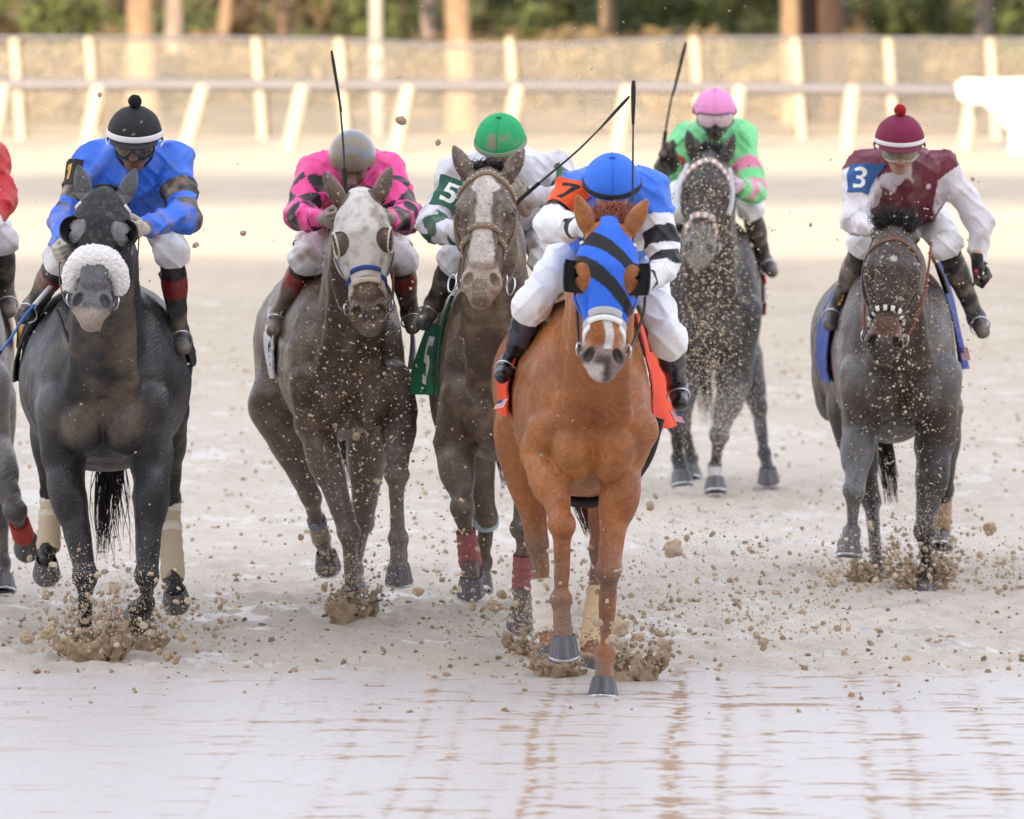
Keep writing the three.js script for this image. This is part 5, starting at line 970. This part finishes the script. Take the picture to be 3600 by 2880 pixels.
/** blinker cup: a curved leather shell standing out behind and beside the eye */
function cup(h, s, mat, { r = .052, hgt = .125, cy = -.2, cx = .1, z = .0, round = false } = {}) {
  const g = sheet((u, v) => { const a = -.35 + u * 2.3, y = (v - .5) * hgt, b = round ? Math.sqrt(Math.max(.05, 1 - (2 * v - 1) ** 2)) : 1 - .12 * (2 * v - 1) ** 4; return h.H(s * (cx + Math.cos(a) * r * b - .012), cy + y, z + .02 - Math.sin(a) * r * .9 * b + .022); }, 20, 14, s * .004);
  return part('blinker_cup', g, mat, h.root);
}
{ // --- chestnut
  const h = rigs.seven, gap = earGap(h, .056), b1 = srgb('#2f70ea');
  headShell(h, 'hood', (x, y, z) => Math.min(z + .19, eyeHole(x, y, .034, .063, .087, -.205) * .03, gap(x, y, z), y + .385 - .07 * (1 - 1.5 * Math.sin(Math.min(1.57, Math.abs(Math.atan2(x * 1.2, z + .06)))) ** 2), .06 - y), (x, y) => { const c = x + y + 4 * x * x; return Math.abs(c + .215 + .05 * x) < .036 || Math.abs(c + .082 - .25 * x) < .03 ? [.014, .015, .02] : b1; }, .0042);
  for (const s of [-1, 1]) { rim(h, 'ear_trim', (a) => [s * (.062 + Math.cos(a) * .05), -.012 + Math.sin(a) * .055, -.03], paint('#efefef', .7), .006, -1.9, -.5); cup(h, s, paint('#0c0c0f', .55), {}); }
  headBand(h, 'noseband', -.40, .03, paint('#b9bbbf', .5), { lift: .07, th: .008 }); headBand(h, 'noseband', -.428, .022, paint('#f3f2ee', .55), { lift: .07, th: .011 });
  bridle(h, riders.seven, { slack: .02 });
  saddleCloth(h, [[1915, 1070, -.42], [1874, 1180, -.42], [1845, 1290, -.42], [1838, 1400, -.42], [1815, 1468, -.42]], orange, { back: .5, shift: -.062 });
  saddleCloth(h, [[2205, 1110, -.42], [2240, 1235, -.42], [2262, 1330, -.42], [2282, 1420, -.42], [2306, 1510, -.42]], orange, { back: .5, shift: .11, right: true });
  saddleCloth(h, [[1985, 1035, -.3], [1925, 1085, -.3], [1880, 1160, -.3]], gold, { back: .3, name: 'saddle_pad', hem: 0 }); saddleCloth(h, [[2235, 1070, -.3], [2272, 1150, -.3], [2296, 1235, -.3]], gold, { back: .3, name: 'saddle_pad', hem: 0, right: true });
  for (const [pts, rt] of [[[[1790, 1400, -.415], [1772, 1432, -.415]], false], [[[2352, 1440, -.6], [2372, 1480, -.6]], true]]) { const c = pts.map(h.L); part('flag_badge', sheet((u, v) => lerp(c[0], c[1], u).add(V((rt ? .045 : -.045) * v, -.01 * v, .012 - .02 * v)), 4, 6, .003), flagMat, h.root); }
  line(h, 'girth', [[1850, 1500, -.5], [1880, 1640, -.5], [1960, 1738, -.5], [2060, 1768, -.5], [2170, 1735, -.5], [2270, 1620, -.5], [2318, 1470, -.5]], .024, blackLeather);
  hair('forelock', 420, h.root, h.R, (R) => h.H((R() - .5) * .1, .02 + R() * .02, -.08 + R() * .03), (R, a) => a.clone().add(V((R() - .5) * .12 + .03, .025 + R() * .05, -.05 - R() * .08)), hairMat('#84401f'), .0022, .03);
  hair('mane', 260, h.root, h.R, (R) => { const t = R(); return lerp(h.H(0, .03, -.1), V(h.xc(-.4), 1.52, -.4), t * .6).add(V((R() - .5) * .06, .05, 0)); }, (R, a) => a.clone().add(V((R() - .4) * .22, .05 - R() * .1, -.02)), hairMat('#964a26'), .003, .05);
  hair('tail', 170, h.root, h.R, (R) => V(h.hx + (R() - .5) * .06, 1.0, -1.66), (R) => h.L([2058 + R() * 60, 1835 + R() * 60, -1.6 - R() * .1]), hairMat('#5d2a17'), .004, .06);
  wrap(h, h.legs[1][0], h.legs[1][1], .45, 1.12, .046, .054, paint('#e9e2d4', .9)); wrap(h, h.legs[3][0], h.legs[3][1], .4, 1.05, .045, .054, paint('#d9bd95', .9));
}
{ // --- dark grey
  const h = rigs.grey, gap = earGap(h, .054);
  headShell(h, 'hood', (x, y, z) => Math.min(z + .19, eyeHole(x, y, .042, .05, .083, -.195) * .03, gap(x, y, z), y + .30, .06 - y), (x, y, z, X, Y, Z) => mudOn([.014, .014, .017], X, Y, Z, .22, 60), .0042);
  for (const s of [-1, 1]) { rim(h, 'ear_trim', (a) => [s * (.062 + Math.cos(a) * .05), -.012 + Math.sin(a) * .055, -.03], paint('#eeeeee', .7), .010, -2.2, -.1); cup(h, s, paint('#0b0b0d', .5), { round: true, r: .058, hgt: .13, cx: .088 }); }
  // fleece roll over the nose
  const c = h.H(0, -.35, -.05), K = new Field([c.x - .28, c.y - .25, c.z - .25], [c.x + .28, c.y + .25, c.z + .28], .0035), ring = []; for (let i = 0; i <= 18; i++) { const a = -1.6 + i / 18 * 3.2; ring.push(h.H(Math.sin(a) * .08, -.388 + .08 * Math.cos(a), -.055 + Math.cos(a) * .092)); }
  for (let i = 0; i < 18; i++) { const k = (q) => .056 - .036 * Math.abs(q / 18 - .5); K.add(cap(ring[i], ring[i + 1], k(i), k(i + 1)), .012); }
  K.disp((x, y, z) => .005 * (noise(x * 70, y * 70, z * 70) - .5) + .009 * (noise(x * 170, y * 170, z * 170) - .5));
  part('fleece_noseband', toGeo(K.mesh(), () => [.82, .8, .78]), paint('#ffffff', .95, 0, { vertexColors: true }), h.root);
  bridle(h, riders.grey, {}); 
  line(h, 'neck_strap', [[200, 1090, -.1], [250, 1220, .06], [310, 1320, .13], [365, 1352, .15], [420, 1340, .13], [450, 1250, .08], [470, 1130, -.02]], .008, leather);
  saddleCloth(h, [[205, 970, -.42], [140, 1110, -.42], [108, 1220, -.42], [98, 1345, -.42]], paint('#141318', .8), { back: .5, shift: .0 }); saddleCloth(h, [[560, 960, -.42], [610, 1080, -.42], [640, 1180, -.42], [655, 1290, -.42]], paint('#141318', .8), { back: .5, right: true });
  { const q = [h.L([96, 1262, -.40]), h.L([82, 1318, -.40])]; part('flag_badge', sheet((u, v) => lerp(q[0], q[1], u).add(V(.03 * v, 0, .01 - .02 * v)), 4, 4, .003), flagMat, h.root); }
  hair('forelock', 60, h.root, h.R, (R) => h.H((R() - .5) * .06, .04, -.08), (R, a) => a.clone().add(V((R() - .5) * .1, .03 * R(), .02)), hairMat('#1a1a1d'), .003, .03);
  hair('tail', 150, h.root, h.R, (R) => V(h.hx + (R() - .5) * .06, 1.0, -1.68), (R, a, i) => (i % 5 ? h.L([335 + R() * 50, 1830 + R() * 150, -1.6]) : h.L([390 + R() * 90, 1760 + R() * 250, -1.6])), hairMat('#171517'), .0035, .09);
  for (const i of [1, 3]) { wrap(h, h.legs[i][0], h.legs[i][1], .12, 1.12, .045, .056, paint('#cdbb9f', .9)); wrap(h, h.legs[i][0], h.legs[i][1], .1, .22, .048, .049, paint('#ece7dc', .8)); wrap(h, h.legs[i][0], h.legs[i][1], .36, .48, .05, .051, paint('#ece7dc', .8)); }
}
{ // --- brown with the white hood
  const h = rigs.pink, gap = earGap(h, .054);
  headShell(h, 'hood', (x, y, z) => Math.min(z + .2, eyeHole(x, y, .036, .052, .084, -.2) * .03, gap(x, y, z), y + .42 - .07 * (1 - 1.5 * Math.sin(Math.min(1.57, Math.abs(Math.atan2(x * 1.2, z + .06)))) ** 2), .045 - y), (x, y, z, X, Y, Z) => mudOn([.70, .66, .60], X, Y, Z, .6, 26), .0045);
  for (const s of [-1, 1]) rim(h, 'eye_rim', (a) => [s * (.084 + Math.cos(a) * .037), -.2 + Math.sin(a) * .053, .0], paint('#d8cfc0', .7), .0055);
  headBand(h, 'noseband', -.375, .022, paint('#2c4488', .7), { lift: .06, th: .009 }); headBand(h, 'noseband', -.425, .024, creamWeb, { lift: .06, th: .01 });
  bridle(h, riders.pink, { rein: brownLeather, slack: .1 });
  saddleCloth(h, [[1040, 1090, -.42], [1016, 1170, -.42], [1012, 1250, -.42], [1030, 1330, -.42]], paint('#d9d7da', .8), { back: .34, shift: -.13, flare: .05 });
  saddleCloth(h, [[1004, 1165, -.45], [1000, 1210, -.45], [1004, 1250, -.45]], paint('#22283f', .8), { back: .18, shift: -.07, name: 'number_patch', hem: 0 });
  saddleCloth(h, [[1420, 980, -.42], [1440, 1090, -.42], [1452, 1200, -.42], [1450, 1300, -.42]], paint('#d9d7da', .8), { back: .5, shift: .0, right: true });
  line(h, 'girth_strap', [[1075, 1010, -.3], [1030, 1120, -.3], [1012, 1240, -.32], [1030, 1360, -.34], [1062, 1480, -.36]], .02, creamWeb, .4);
  hair('mane', 110, h.root, h.R, (R) => h.H((R() - .5) * .06, .03, -.1 - R() * .1), (R, a) => a.clone().add(V((R() - .5) * .12, -.02 + .05 * R(), -.03)), hairMat('#2a201b'), .003, .04);
  hair('tail', 110, h.root, h.R, (R) => V(h.hx + (R() - .5) * .06, 1.0, -1.66), (R) => h.L([1180 + R() * 50, 1600 + R() * 120, -1.75]), hairMat('#241a16'), .004, .06);
  wrap(h, h.legs[1][0], h.legs[1][1], .5, 1.0, .042, .046, paint('#a49a88', .9)); wrap(h, h.legs[1][0], h.legs[1][1], .5, .62, .044, .045, paint('#8d93b0', .9)); wrap(h, h.legs[0][0], h.legs[0][1], .86, 1.1, .04, .045, paint('#a79b8a', .9)); wrap(h, h.legs[0][0], h.legs[0][1], .84, .9, .042, .042, paint('#4a4890', .8));
}
{ // --- bay with the blaze
  const h = rigs.five, studs = (p, n, every) => { const l = []; for (let i = 1; i < p.length - 1; i += every) { const g = new THREE.SphereGeometry(.0048, 8, 6); g.translate(p[i].x + n[i].x * .011, p[i].y + n[i].y * .011, p[i].z + n[i].z * .011); l.push(g); } return merged(l); };
  for (const [y, lift, w] of [[-.075, .055, .026], [-.335, .06, .026]]) { const [p, n] = headPath(h, -1.7, 1.7, (t) => y + lift * (1 - 1.5 * Math.sin(Math.min(1.57, Math.abs(t))) ** 2), .001, 64); const b = part(y > -.2 ? 'browband' : 'noseband', strap(p, n, w, .009), paint('#8a7157', .7), h.root); part('studs', studs(p, n, 3), steel, b); }
  bridle(h, riders.five, { cheek: paint('#7b6650', .7), rein: brownLeather, slack: .08 });
  for (const s of [-1, 1]) { const c = h.H(s * .1, -.5, -.02), ring = []; for (let i = 0; i <= 24; i++) { const a = i / 24 * 6.283; ring.push(c.clone().addScaledVector(h.HY, Math.cos(a) * .04).addScaledVector(h.HX, Math.sin(a) * .018).addScaledVector(h.HZ, Math.sin(a) * .02)); } part('bit_shank', tube(ring, .0045, 6, 30), steel, h.root); }
  const gt = numberTex('5', '#1d6b4c', '#e6e6e0', 'bold 250px sans-serif'); saddleCloth(h, [[1574, 1150, -.42], [1550, 1235, -.42], [1541, 1310, -.42], [1548, 1390, -.42]], new THREE.MeshStandardMaterial({ map: gt, roughness: .8 }), { back: .36, shift: -.085, flare: -.03, hem: .03 });
  line(h, 'girth_strap', [[1590, 1040, -.34], [1560, 1130, -.34], [1541, 1260, -.34], [1543, 1390, -.36]], .014, paint('#1e5a3e', .8), .6);
  hair('forelock', 200, h.root, h.R, (R) => h.H((R() - .5) * .09, .01 + R() * .02, -.06), (R, a) => a.clone().add(V((R() - .5) * .09, .045 * R() + .01, -.02)), hairMat('#231a16'), .0035, .05);
  hair('tail', 100, h.root, h.R, (R) => V(h.hx + (R() - .5) * .06, 1.0, -1.66), (R) => h.L([1760 + R() * 50, 1600 + R() * 120, -1.75]), hairMat('#241a16'), .004, .06);
  for (const i of [0, 2]) wrap(h, h.legs[i][0], h.legs[i][1], .42, 1.12, .043, .053, paint('#9c5f62', .9)); wrap(h, h.legs[1][0], h.legs[1][1], .0, .2, .058, .06, paint('#aebac4', .4));
}
{ // --- charcoal, far behind
  const h = rigs.six, ck = checks([.9, .88, .86], [.75, .6, .58], 26);
  headBand(h, 'browband', -.11, .03, ck, { lift: .075, th: .009, a: 1.7 }); headBand(h, 'noseband', -.40, .03, ck, { lift: .07, th: .01, a: 1.9 });
  bridle(h, riders.six, {});
  for (const s of [-1, 1]) { const [p, n] = headLine(h, [[s * .095, -.05, -.05], [s * .12, -.16, -.06], [s * .118, -.28, -.07]]); if (p.length > 3) part('cheek_pad', strap(p, n, .04, .022), paint('#d8dbe6', .8), h.root); }
  saddleCloth(h, [[2640, 830, -.42], [2668, 930, -.42], [2684, 1020, -.42], [2680, 1110, -.42]], paint('#b3202e', .8), { back: .5, shift: .02, right: true }); saddleCloth(h, [[2655, 1000, -.40], [2672, 1030, -.40], [2672, 1065, -.40]], paint('#e8e6e6', .8), { back: .2, name: 'number_patch', right: true, shift: .03, hem: 0 });
  hair('forelock', 120, h.root, h.R, (R) => h.H((R() - .5) * .1, .02, -.06), (R, a) => a.clone().add(V((R() - .5) * .12, .03 + .06 * R(), -.02)), hairMat('#121113'), .004, .04);
  hair('tail', 90, h.root, h.R, (R) => V(h.hx + (R() - .5) * .06, .95, -1.66), (R) => h.L([2460 + R() * 50, 1380 + R() * 120, -1.75]), hairMat('#141214'), .004, .06);
}
{ // --- dark bay number three
  const h = rigs.three;
  headBand(h, 'browband', -.085, .02, brownLeather, { lift: .05, a: 1.7 }); headBand(h, 'noseband', -.405, .026, checks([.9, .88, .86], [.03, .03, .04], 30), { lift: .055, th: .01, a: 2 });
  bridle(h, riders.three, { cheek: leather, rein: paint('#8a3a22', .6), slack: .05 });
  const bc = paint('#27408f', .75); saddleCloth(h, [[3020, 930, -.42], [2958, 1080, -.42], [2932, 1200, -.42], [2918, 1345, -.42]], bc, { back: .5, shift: .03 }); saddleCloth(h, [[3290, 930, -.42], [3335, 1070, -.42], [3362, 1190, -.42], [3385, 1300, -.42]], bc, { back: .5, shift: .06, right: true });
  saddleCloth(h, [[3040, 930, -.36], [3005, 1010, -.36], [2990, 1075, -.36]], gold, { back: .3, name: 'saddle_pad', hem: 0 }); saddleCloth(h, [[3278, 895, -.36], [3315, 960, -.36], [3340, 1030, -.36]], gold, { back: .3, name: 'saddle_pad', hem: 0, right: true });
  for (const [a, b, s] of [[[2922, 1275, -.40], [2930, 1330, -.40], 1], [[3402, 1222, -.62], [3412, 1266, -.62], -1]]) { const q = [h.L(a), h.L(b)]; part('flag_badge', sheet((u, v) => lerp(q[0], q[1], u).add(V(s * .045 * v, 0, .012)), 4, 4, .003), flagMat, h.root); }
  hair('forelock', 420, h.root, h.R, (R) => h.H((R() - .5) * .13, .0 + R() * .02, -.05 - R() * .04), (R, a) => a.clone().add(V((R() - .5) * .14, .03 + .1 * R(), .02 - .06 * R())), hairMat('#17191d'), .0035, .05);
  hair('tail', 120, h.root, h.R, (R) => V(h.hx + (R() - .5) * .06, .95, -1.66), (R) => h.L([3110 + R() * 50, 1660 + R() * 120, -1.7]), hairMat('#241c1c'), .004, .05);
  wrap(h, h.legs[3][0], h.legs[3][1], .2, 1.1, .045, .05, paint('#b89a7a', .9));
}
{ // --- pale grey at the edge
  const h = rigs.edge; bridle(h, riders.edge, {});
  saddleCloth(h, [[10, 1000, -.42], [40, 1080, -.42], [62, 1160, -.42], [70, 1225, -.42]], paint('#c99a26', .8), { back: .5, right: true });
  wrap(h, h.legs[2][0], h.legs[2][1], .4, 1.1, .046, .05, paint('#b04038', .9));
  hair('tail', 60, h.root, h.R, (R) => V(h.hx + (R() - .5) * .06, 1.0, -1.66), (R) => h.L([-200 + R() * 50, 1600 + R() * 120, -1.75]), hairMat('#8d8a88'), .004, .06);
}
// numbers on the riders' sleeves
{
  const mk = (t, b, f, font) => new THREE.MeshPhysicalMaterial({ map: numberTex(t, b, f, font), roughness: .7, bumpMap: weave, bumpScale: .0006 });
  let r = riders.seven; armPatch(r, 'number_band', r.sh[0], r.el[0], .12, .7, V(-.3, .35, 1), .95, mk('7', '#f0571f', '#15151a', 'bold 250px sans-serif'));
  r = riders.five; armPatch(r, 'number_band', r.sh[0], r.el[0], .28, .78, V(.1, .2, 1), .95, mk('5', '#1f5a45', '#efeee8', 'bold 240px sans-serif'));
  r = riders.three; armPatch(r, 'number_band', r.sh[0], r.el[0], .12, .62, V(-.15, .3, 1), .8, mk('3', '#2a5a96', '#f0efe6', 'bold 250px sans-serif'));
  r = riders.grey; armPatch(r, 'number_band', r.sh[0], r.el[0], .1, .5, V(-1, .2, .45), .8, mk('1', '#16161a', '#d8b020', 'bold 220px sans-serif'));
}
// whips held in the riders' hands
makeWhip(RIDERS.pink, [[1214, 660, .28], [1210, 560, .24], [1200, 420, .2], [1190, 330, .18], [1174, 232, .16]], 'black whip standing upright in front of the silver skull cap', { flap: .28 });
makeWhip(RIDERS.five, [[1842, 690, .16], [1900, 640, .14], [2030, 530, .1], [2120, 440, .08], [2186, 368, .06]], 'black whip slanting up from the green capped jockey', { flap: .2 });
makeWhip(RIDERS.seven, [[2222, 800, .28], [2224, 700, .26], [2225, 560, .22], [2226, 430, .2], [2227, 322, .18]], 'thin black whip standing upright beside the plain blue cap', { flap: .18, r: .0048 });
makeWhip(RIDERS.six, [[2332, 520, .15], [2345, 430, .13], [2362, 340, .11], [2382, 270, .1], [2400, 196, .09]], 'black whip raised by the pink capped jockey', { flap: .3, r: .007 });
makeWhip(RIDERS.three, [[3430, 965, -.1], [3424, 1000, -.3], [3420, 1010, -.5], [3418, 1020, -.62]], 'red and white ended whip held low in the black gloved hand', { flap: .1, grip: '#b03a48' });
makeWhip(RIDERS.grey, [[150, 1040, -.2], [85, 1115, -.05], [40, 1185, .0], [0, 1240, .05], [-40, 1290, .08]], 'blue shafted whip pointing down beside the dark grey horse', { flap: .12, r: .007, shaft: '#2a6fc0', grip: '#d8d8d8' });
// mud flecks stuck to the animals
for (const [k, n, s] of [['seven', 700, [.001, .0025]], ['grey', 2200, [.0012, .0032]], ['pink', 5200, [.0014, .0046]], ['five', 5200, [.0014, .0046]], ['six', 3800, [.0016, .0046]], ['three', 5600, [.0015, .005]], ['edge', 800, [.002, .006]]]) rigs[k].specks(n, s);
// ---------------------------------------------------------------- flying mud
const clodMat = new THREE.MeshPhysicalMaterial({ color: '#ab9880', roughness: .85, specularIntensity: .4, vertexColors: true });
function clodGeo(seed, detail = 3, sx = 1, sy = .7) { const g = new THREE.IcosahedronGeometry(1, detail), p = g.attributes.position, c = []; for (let i = 0; i < p.count; i++) { const x = p.getX(i), y = p.getY(i), z = p.getZ(i), s = .5 + .75 * fbm(x * 1.6 + seed * 3.1, y * 1.6 + seed, z * 1.6, 3) + .25 * (noise(x * 6 + seed, y * 6, z * 6) - .5); p.setXYZ(i, x * s * sx, y * s * sy, z * s); const k = .75 + .5 * noise(x * 4 + seed, y * 4, z * 4); c.push(k, k, k); } g.setAttribute('color', new THREE.Float32BufferAttribute(c, 3)); g.computeVertexNormals(); return g; }
{
  const geos = Array.from({ length: 10 }, (_, i) => clodGeo(i + 1, 3, .8 + .5 * hash3(i, 1, 2), .55 + .5 * hash3(i, 5, 2))), R = rng(31337);
  // lumps one can pick out in the air: px, py, distance, radius in metres
  const big = [[2368, 1930, 29.6, .034], [2685, 2255, 29.6, .018], [2660, 2235, 29.6, .014], [2640, 2210, 29.7, .012], [2685, 2275, 29.8, .012], [2415, 1893, 29.8, .014], [2155, 2255, 29.4, .026], [2180, 2210, 29.5, .03], [2100, 2190, 29.8, .02], [2330, 2265, 29.6, .022], [2250, 2240, 29.5, .02], [1470, 2080, 31, .02], [1660, 2135, 31.4, .016], [1735, 2130, 31.2, .03], [1765, 2090, 31.3, .018], [1330, 1695, 32, .018], [1252, 1534, 32.2, .018], [1177, 1497, 32.3, .01], [1140, 2065, 32, .016], [1058, 1888, 32, .013], [640, 2240, 30.8, .022], [400, 2065, 31, .022], [160, 2090, 31, .024], [95, 2240, 31, .03], [170, 2230, 31, .026], [590, 2310, 30.9, .024], [560, 2290, 30.9, .016], [620, 2320, 30.9, .02], [3445, 1955, 34.2, .02], [3180, 1880, 34.3, .016], [3480, 1860, 34.2, .03], [3370, 2150, 34.1, .024], [2930, 2050, 34.2, .022], [3510, 2080, 34, .014], [1408, 423, 31, .016], [1540, 502, 31, .013], [350, 333, 31, .010], [2285, 1780, 29.7, .016], [2305, 1745, 29.8, .012], [2450, 2040, 29.6, .012], [1905, 1600, 29.9, .006], [2850, 790, 33, .008], [3420, 630, 33, .010], [688, 862, 31, .013], [855, 820, 31.5, .010]];
  big.forEach(([x, y, d, r], i) => { const m = single('mud_clod', geos[i % geos.length], clodMat, r > .02 ? 'large lump of brown mud thrown up in the air' : 'small lump of brown mud flying through the air', 'mud clod', r > .02 ? 'large flying lumps of mud' : 'small flying lumps of mud'); m.position.copy(P(x, y, d)); m.scale.setScalar(r * 1.25); m.rotation.set(R() * 6, R() * 6, R() * 6); });
  // spray: droplets and crumbs past counting
  const lists = [], put = (p, s) => lists.push([p, s]);
  const cloud = (n, f) => { for (let i = 0; i < n; i++) f(); };
  const gauss = () => (R() + R() + R() - 1.5) / 1.5;
  cloud(4600, () => { const x = 2500 + gauss() * 250, y = 920 + gauss() * 620, d = 33 + R() * 6; put(P(x, y, d), (.0009 + .0042 * R() ** 5) * (d / 33)); });        // in front of the charcoal horse
  cloud(1600, () => put(P(2480 + gauss() * 200, 1250 + gauss() * 260, 32 + R() * 6), .0011 + .0045 * R() ** 5));
  cloud(500, () => put(P(2150 + gauss() * 700, 300 + gauss() * 330, 32 + R() * 8), .0012 + .003 * R() ** 3));
  cloud(900, () => put(P(R() * 3600, R() * 2300, 29 + R() * 9), .0012 + .0035 * R() ** 4));
  cloud(1500, () => put(P(1250 + gauss() * 420, 1500 + gauss() * 750, 31 + R() * 2), .0014 + .005 * R() ** 4));
  cloud(1200, () => put(P(3200 + gauss() * 320, 1250 + gauss() * 800, 33 + R() * 1.5), .0014 + .005 * R() ** 4));
  cloud(1500, () => { const x = 1500 + R() * 1500, y = 2230 - Math.abs(gauss()) * 550; put(P(x, y, 29.5 + R() * 3), .002 + .009 * R() ** 4); });
  cloud(700, () => put(P(100 + R() * 750, 2290 - Math.abs(gauss()) * 430, 30.6 + R() * 2), .002 + .011 * R() ** 4));
  cloud(900, () => put(P(2850 + R() * 750, 2080 - Math.abs(gauss()) * 300, 33.6 + R() * 1.6), .002 + .010 * R() ** 4));
  // mist of tiny drops hanging round the legs
  {
    const drop = new THREE.OctahedronGeometry(1, 0), N = 16000, mist = new THREE.InstancedMesh(drop, new THREE.MeshPhysicalMaterial({ color: '#d3c8ba', roughness: .6 }), N), M = new THREE.Matrix4(), q = new THREE.Quaternion(); let n = 0;
    const spots = [[2540, 1480, 38.6, 230, 230, 4500], [3200, 1850, 34, 330, 240, 2600], [350, 2080, 30.9, 330, 230, 2400], [1250, 2020, 32.4, 260, 190, 1800], [1950, 2150, 30.8, 420, 190, 2600], [2400, 1950, 31.5, 260, 330, 2100]];
    for (const [x, y, d, sx, sy, c] of spots) for (let i = 0; i < c && n < N; i++) { const p = P(x + gauss() * sx, y + gauss() * sy, d + (R() - .5) * 1.6); if (p.y < .01) continue; const s = .0008 + .0016 * R() ** 2; mist.setMatrixAt(n++, M.compose(p, q, V(s, s * (1 + R()), s))); }
    mist.count = n; mist.name = 'mud_mist'; tag(mist, 'mist of tiny muddy drops hanging round the legs', 'mist', undefined, 'stuff'); scene.add(shade(mist));
  }
  const inst = new THREE.InstancedMesh(lump, mudMat, lists.length), M = new THREE.Matrix4(), q = new THREE.Quaternion();
  let n = 0;
  for (const [p, s] of lists) if (p.y > .01) { q.setFromEuler(new THREE.Euler(R() * 6, R() * 6, R() * 6)); inst.setMatrixAt(n, M.compose(p, q, V(s * (.6 + R()), s * (.6 + .6 * R()), s * (.6 + R())))); const t = .75 + .6 * R(); inst.setColorAt(n, new THREE.Color(t, t * .96, t * .9)); n++; }
  inst.count = n; inst.name = 'mud_spray'; tag(inst, 'fine spray of mud flying round the galloping horses', 'mud spray', undefined, 'stuff'); scene.add(shade(inst));
  // splashes where hooves strike: a torn crown of mud on the ground
  const splash = (px, depth, w, hgt, n, label, seed) => {
    const R = rng(seed), c = ground(px, depth).setY(.0), root = thing('mud_splash', c, label, 'mud splash', undefined), list = [];
    for (let i = 0; i < n * 2.2; i++) {
      const a = R() * 6.283, t = R(), u = Math.pow(R(), i % 3 ? 1.6 : .7), out = w * (.25 + .75 * u) * (.6 + .5 * t), p = V(Math.cos(a) * out, hgt * u * (1 - .75 * t * t) * (.55 + .75 * noise(a * 2.2, 1, seed)) * 1.35, Math.sin(a) * out * .6);
      const s = (.0025 + .015 * R() ** 3) * (1.15 - .5 * u), g = geosSmall[Math.floor(R() * geosSmall.length)].clone(); g.applyMatrix4(new THREE.Matrix4().compose(p, new THREE.Quaternion().setFromEuler(new THREE.Euler(R() * 6, R() * 6, R() * 6)), V(s, s * (1 + R()), s))); list.push(g);
    }
    // torn sheet of mud standing round the hoof
    const K = new Field([-w * 1.5, -.03, -w], [w * 1.5, hgt * 1.3, w], .0085), D = K.data; let k = 0;
    for (let c = 0; c < K.n[2]; c++) for (let b = 0; b < K.n[1]; b++) for (let a = 0; a < K.n[0]; a++, k++) {
      const x = K.lo[0] + a * K.h, y = K.lo[1] + b * K.h, z = (K.lo[2] + c * K.h) * 1.5, r = Math.hypot(x, z), an = Math.atan2(z, x), u = y / (hgt * (.1 + .8 * noise(Math.cos(an) * 2.2 + 7, Math.sin(an) * 2.2, seed * 3.3)));
      D[k] = clamp(.75 * (Math.abs(r - w * (.35 + .45 * Math.max(0, u))) - .034 * (1.1 - u)) + .085 * (fbm(x * 22, y * 16, z * 22 + seed, 3) - .35) + .03 * (noise(x * 60, y * 60, z * 60) - .5) + Math.max(0, u - .75) * .2, -1, 1);
    }
    for (let c = 0; c < K.n[2]; c++) for (let b = 0; b < K.n[1]; b++) for (let a = 0; a < K.n[0]; a++) if (!a || !c || a > K.n[0] - 3 || c > K.n[2] - 3 || b > K.n[1] - 3) D[(c * K.n[1] + b) * K.n[0] + a] = 1;
    part('mud_sheet', toGeo(K.mesh(), (x, y, z) => { const q = .8 + .4 * noise(x * 30, y * 30, z * 30); return [q, q, q]; }), clodMat, root);
    const m = part('thrown_mud', merged(list), clodMat, root); m.userData.kind = 'stuff';
  };
  const geosSmall = Array.from({ length: 6 }, (_, i) => clodGeo(i + 40, 1));
  splash(320, 31.35, .26, .34, 330, 'torn crown of brown mud round the planted foreleg of the dark grey horse', 1);
  splash(490, 31.75, .17, .15, 150, 'smaller burst of mud beneath the lifted foreleg of the dark grey horse', 2);
  splash(1235, 32.98, .17, .24, 230, 'crown of mud round the planted foreleg of the white hooded horse', 3);
  splash(2240, 30.5, .2, .26, 240, 'burst of brown mud beside the forward hoof of the chestnut horse', 4);
  splash(1965, 30.7, .2, .16, 170, 'low spray of mud under the raised hoof of the chestnut horse', 5);
  splash(3255, 34.7, .26, .26, 260, 'wide crown of mud round the foreleg of the horse with checked noseband', 6);
  splash(3060, 35.0, .2, .2, 170, 'spray of mud round the hind leg of the horse with checked noseband', 7);
  splash(1845, 31.5, .13, .2, 130, 'spray of mud thrown up under the blazed bay horse', 8);
}
{
  // crumbs lying on the churned track
  const R = rng(555), N = 12000, inst = new THREE.InstancedMesh(lump, clodCrumb(), N), M = new THREE.Matrix4(), q = new THREE.Quaternion(); let n = 0;
  function clodCrumb() { return new THREE.MeshPhysicalMaterial({ color: '#ab9a86', roughness: .9, specularIntensity: .3 }); }
  for (let i = 0; i < N; i++) { const d = 29.2 + 26 * R() ** 1.5, x = (R() - .5) * .15 * d * 1.15; if (seal(x, d) > R() + .12) continue; const s = .002 + .011 * R() ** 5; q.setFromEuler(new THREE.Euler(R() * 6, R() * 6, R() * 6)); inst.setMatrixAt(n, M.compose(V(x, trackHeight(x, d) + s * .3, -d), q, V(s * (.7 + R()), s * .8, s * (.7 + R())))); const t = .7 + .6 * R(); inst.setColorAt(n++, new THREE.Color(t, t * .95, t * .88)); }
  inst.count = n; inst.name = 'mud_crumbs'; tag(inst, 'crumbs of mud strewn over the churned track', 'mud crumbs', undefined, 'stuff'); scene.add(shade(inst));
}
renderer.render(scene, camera);
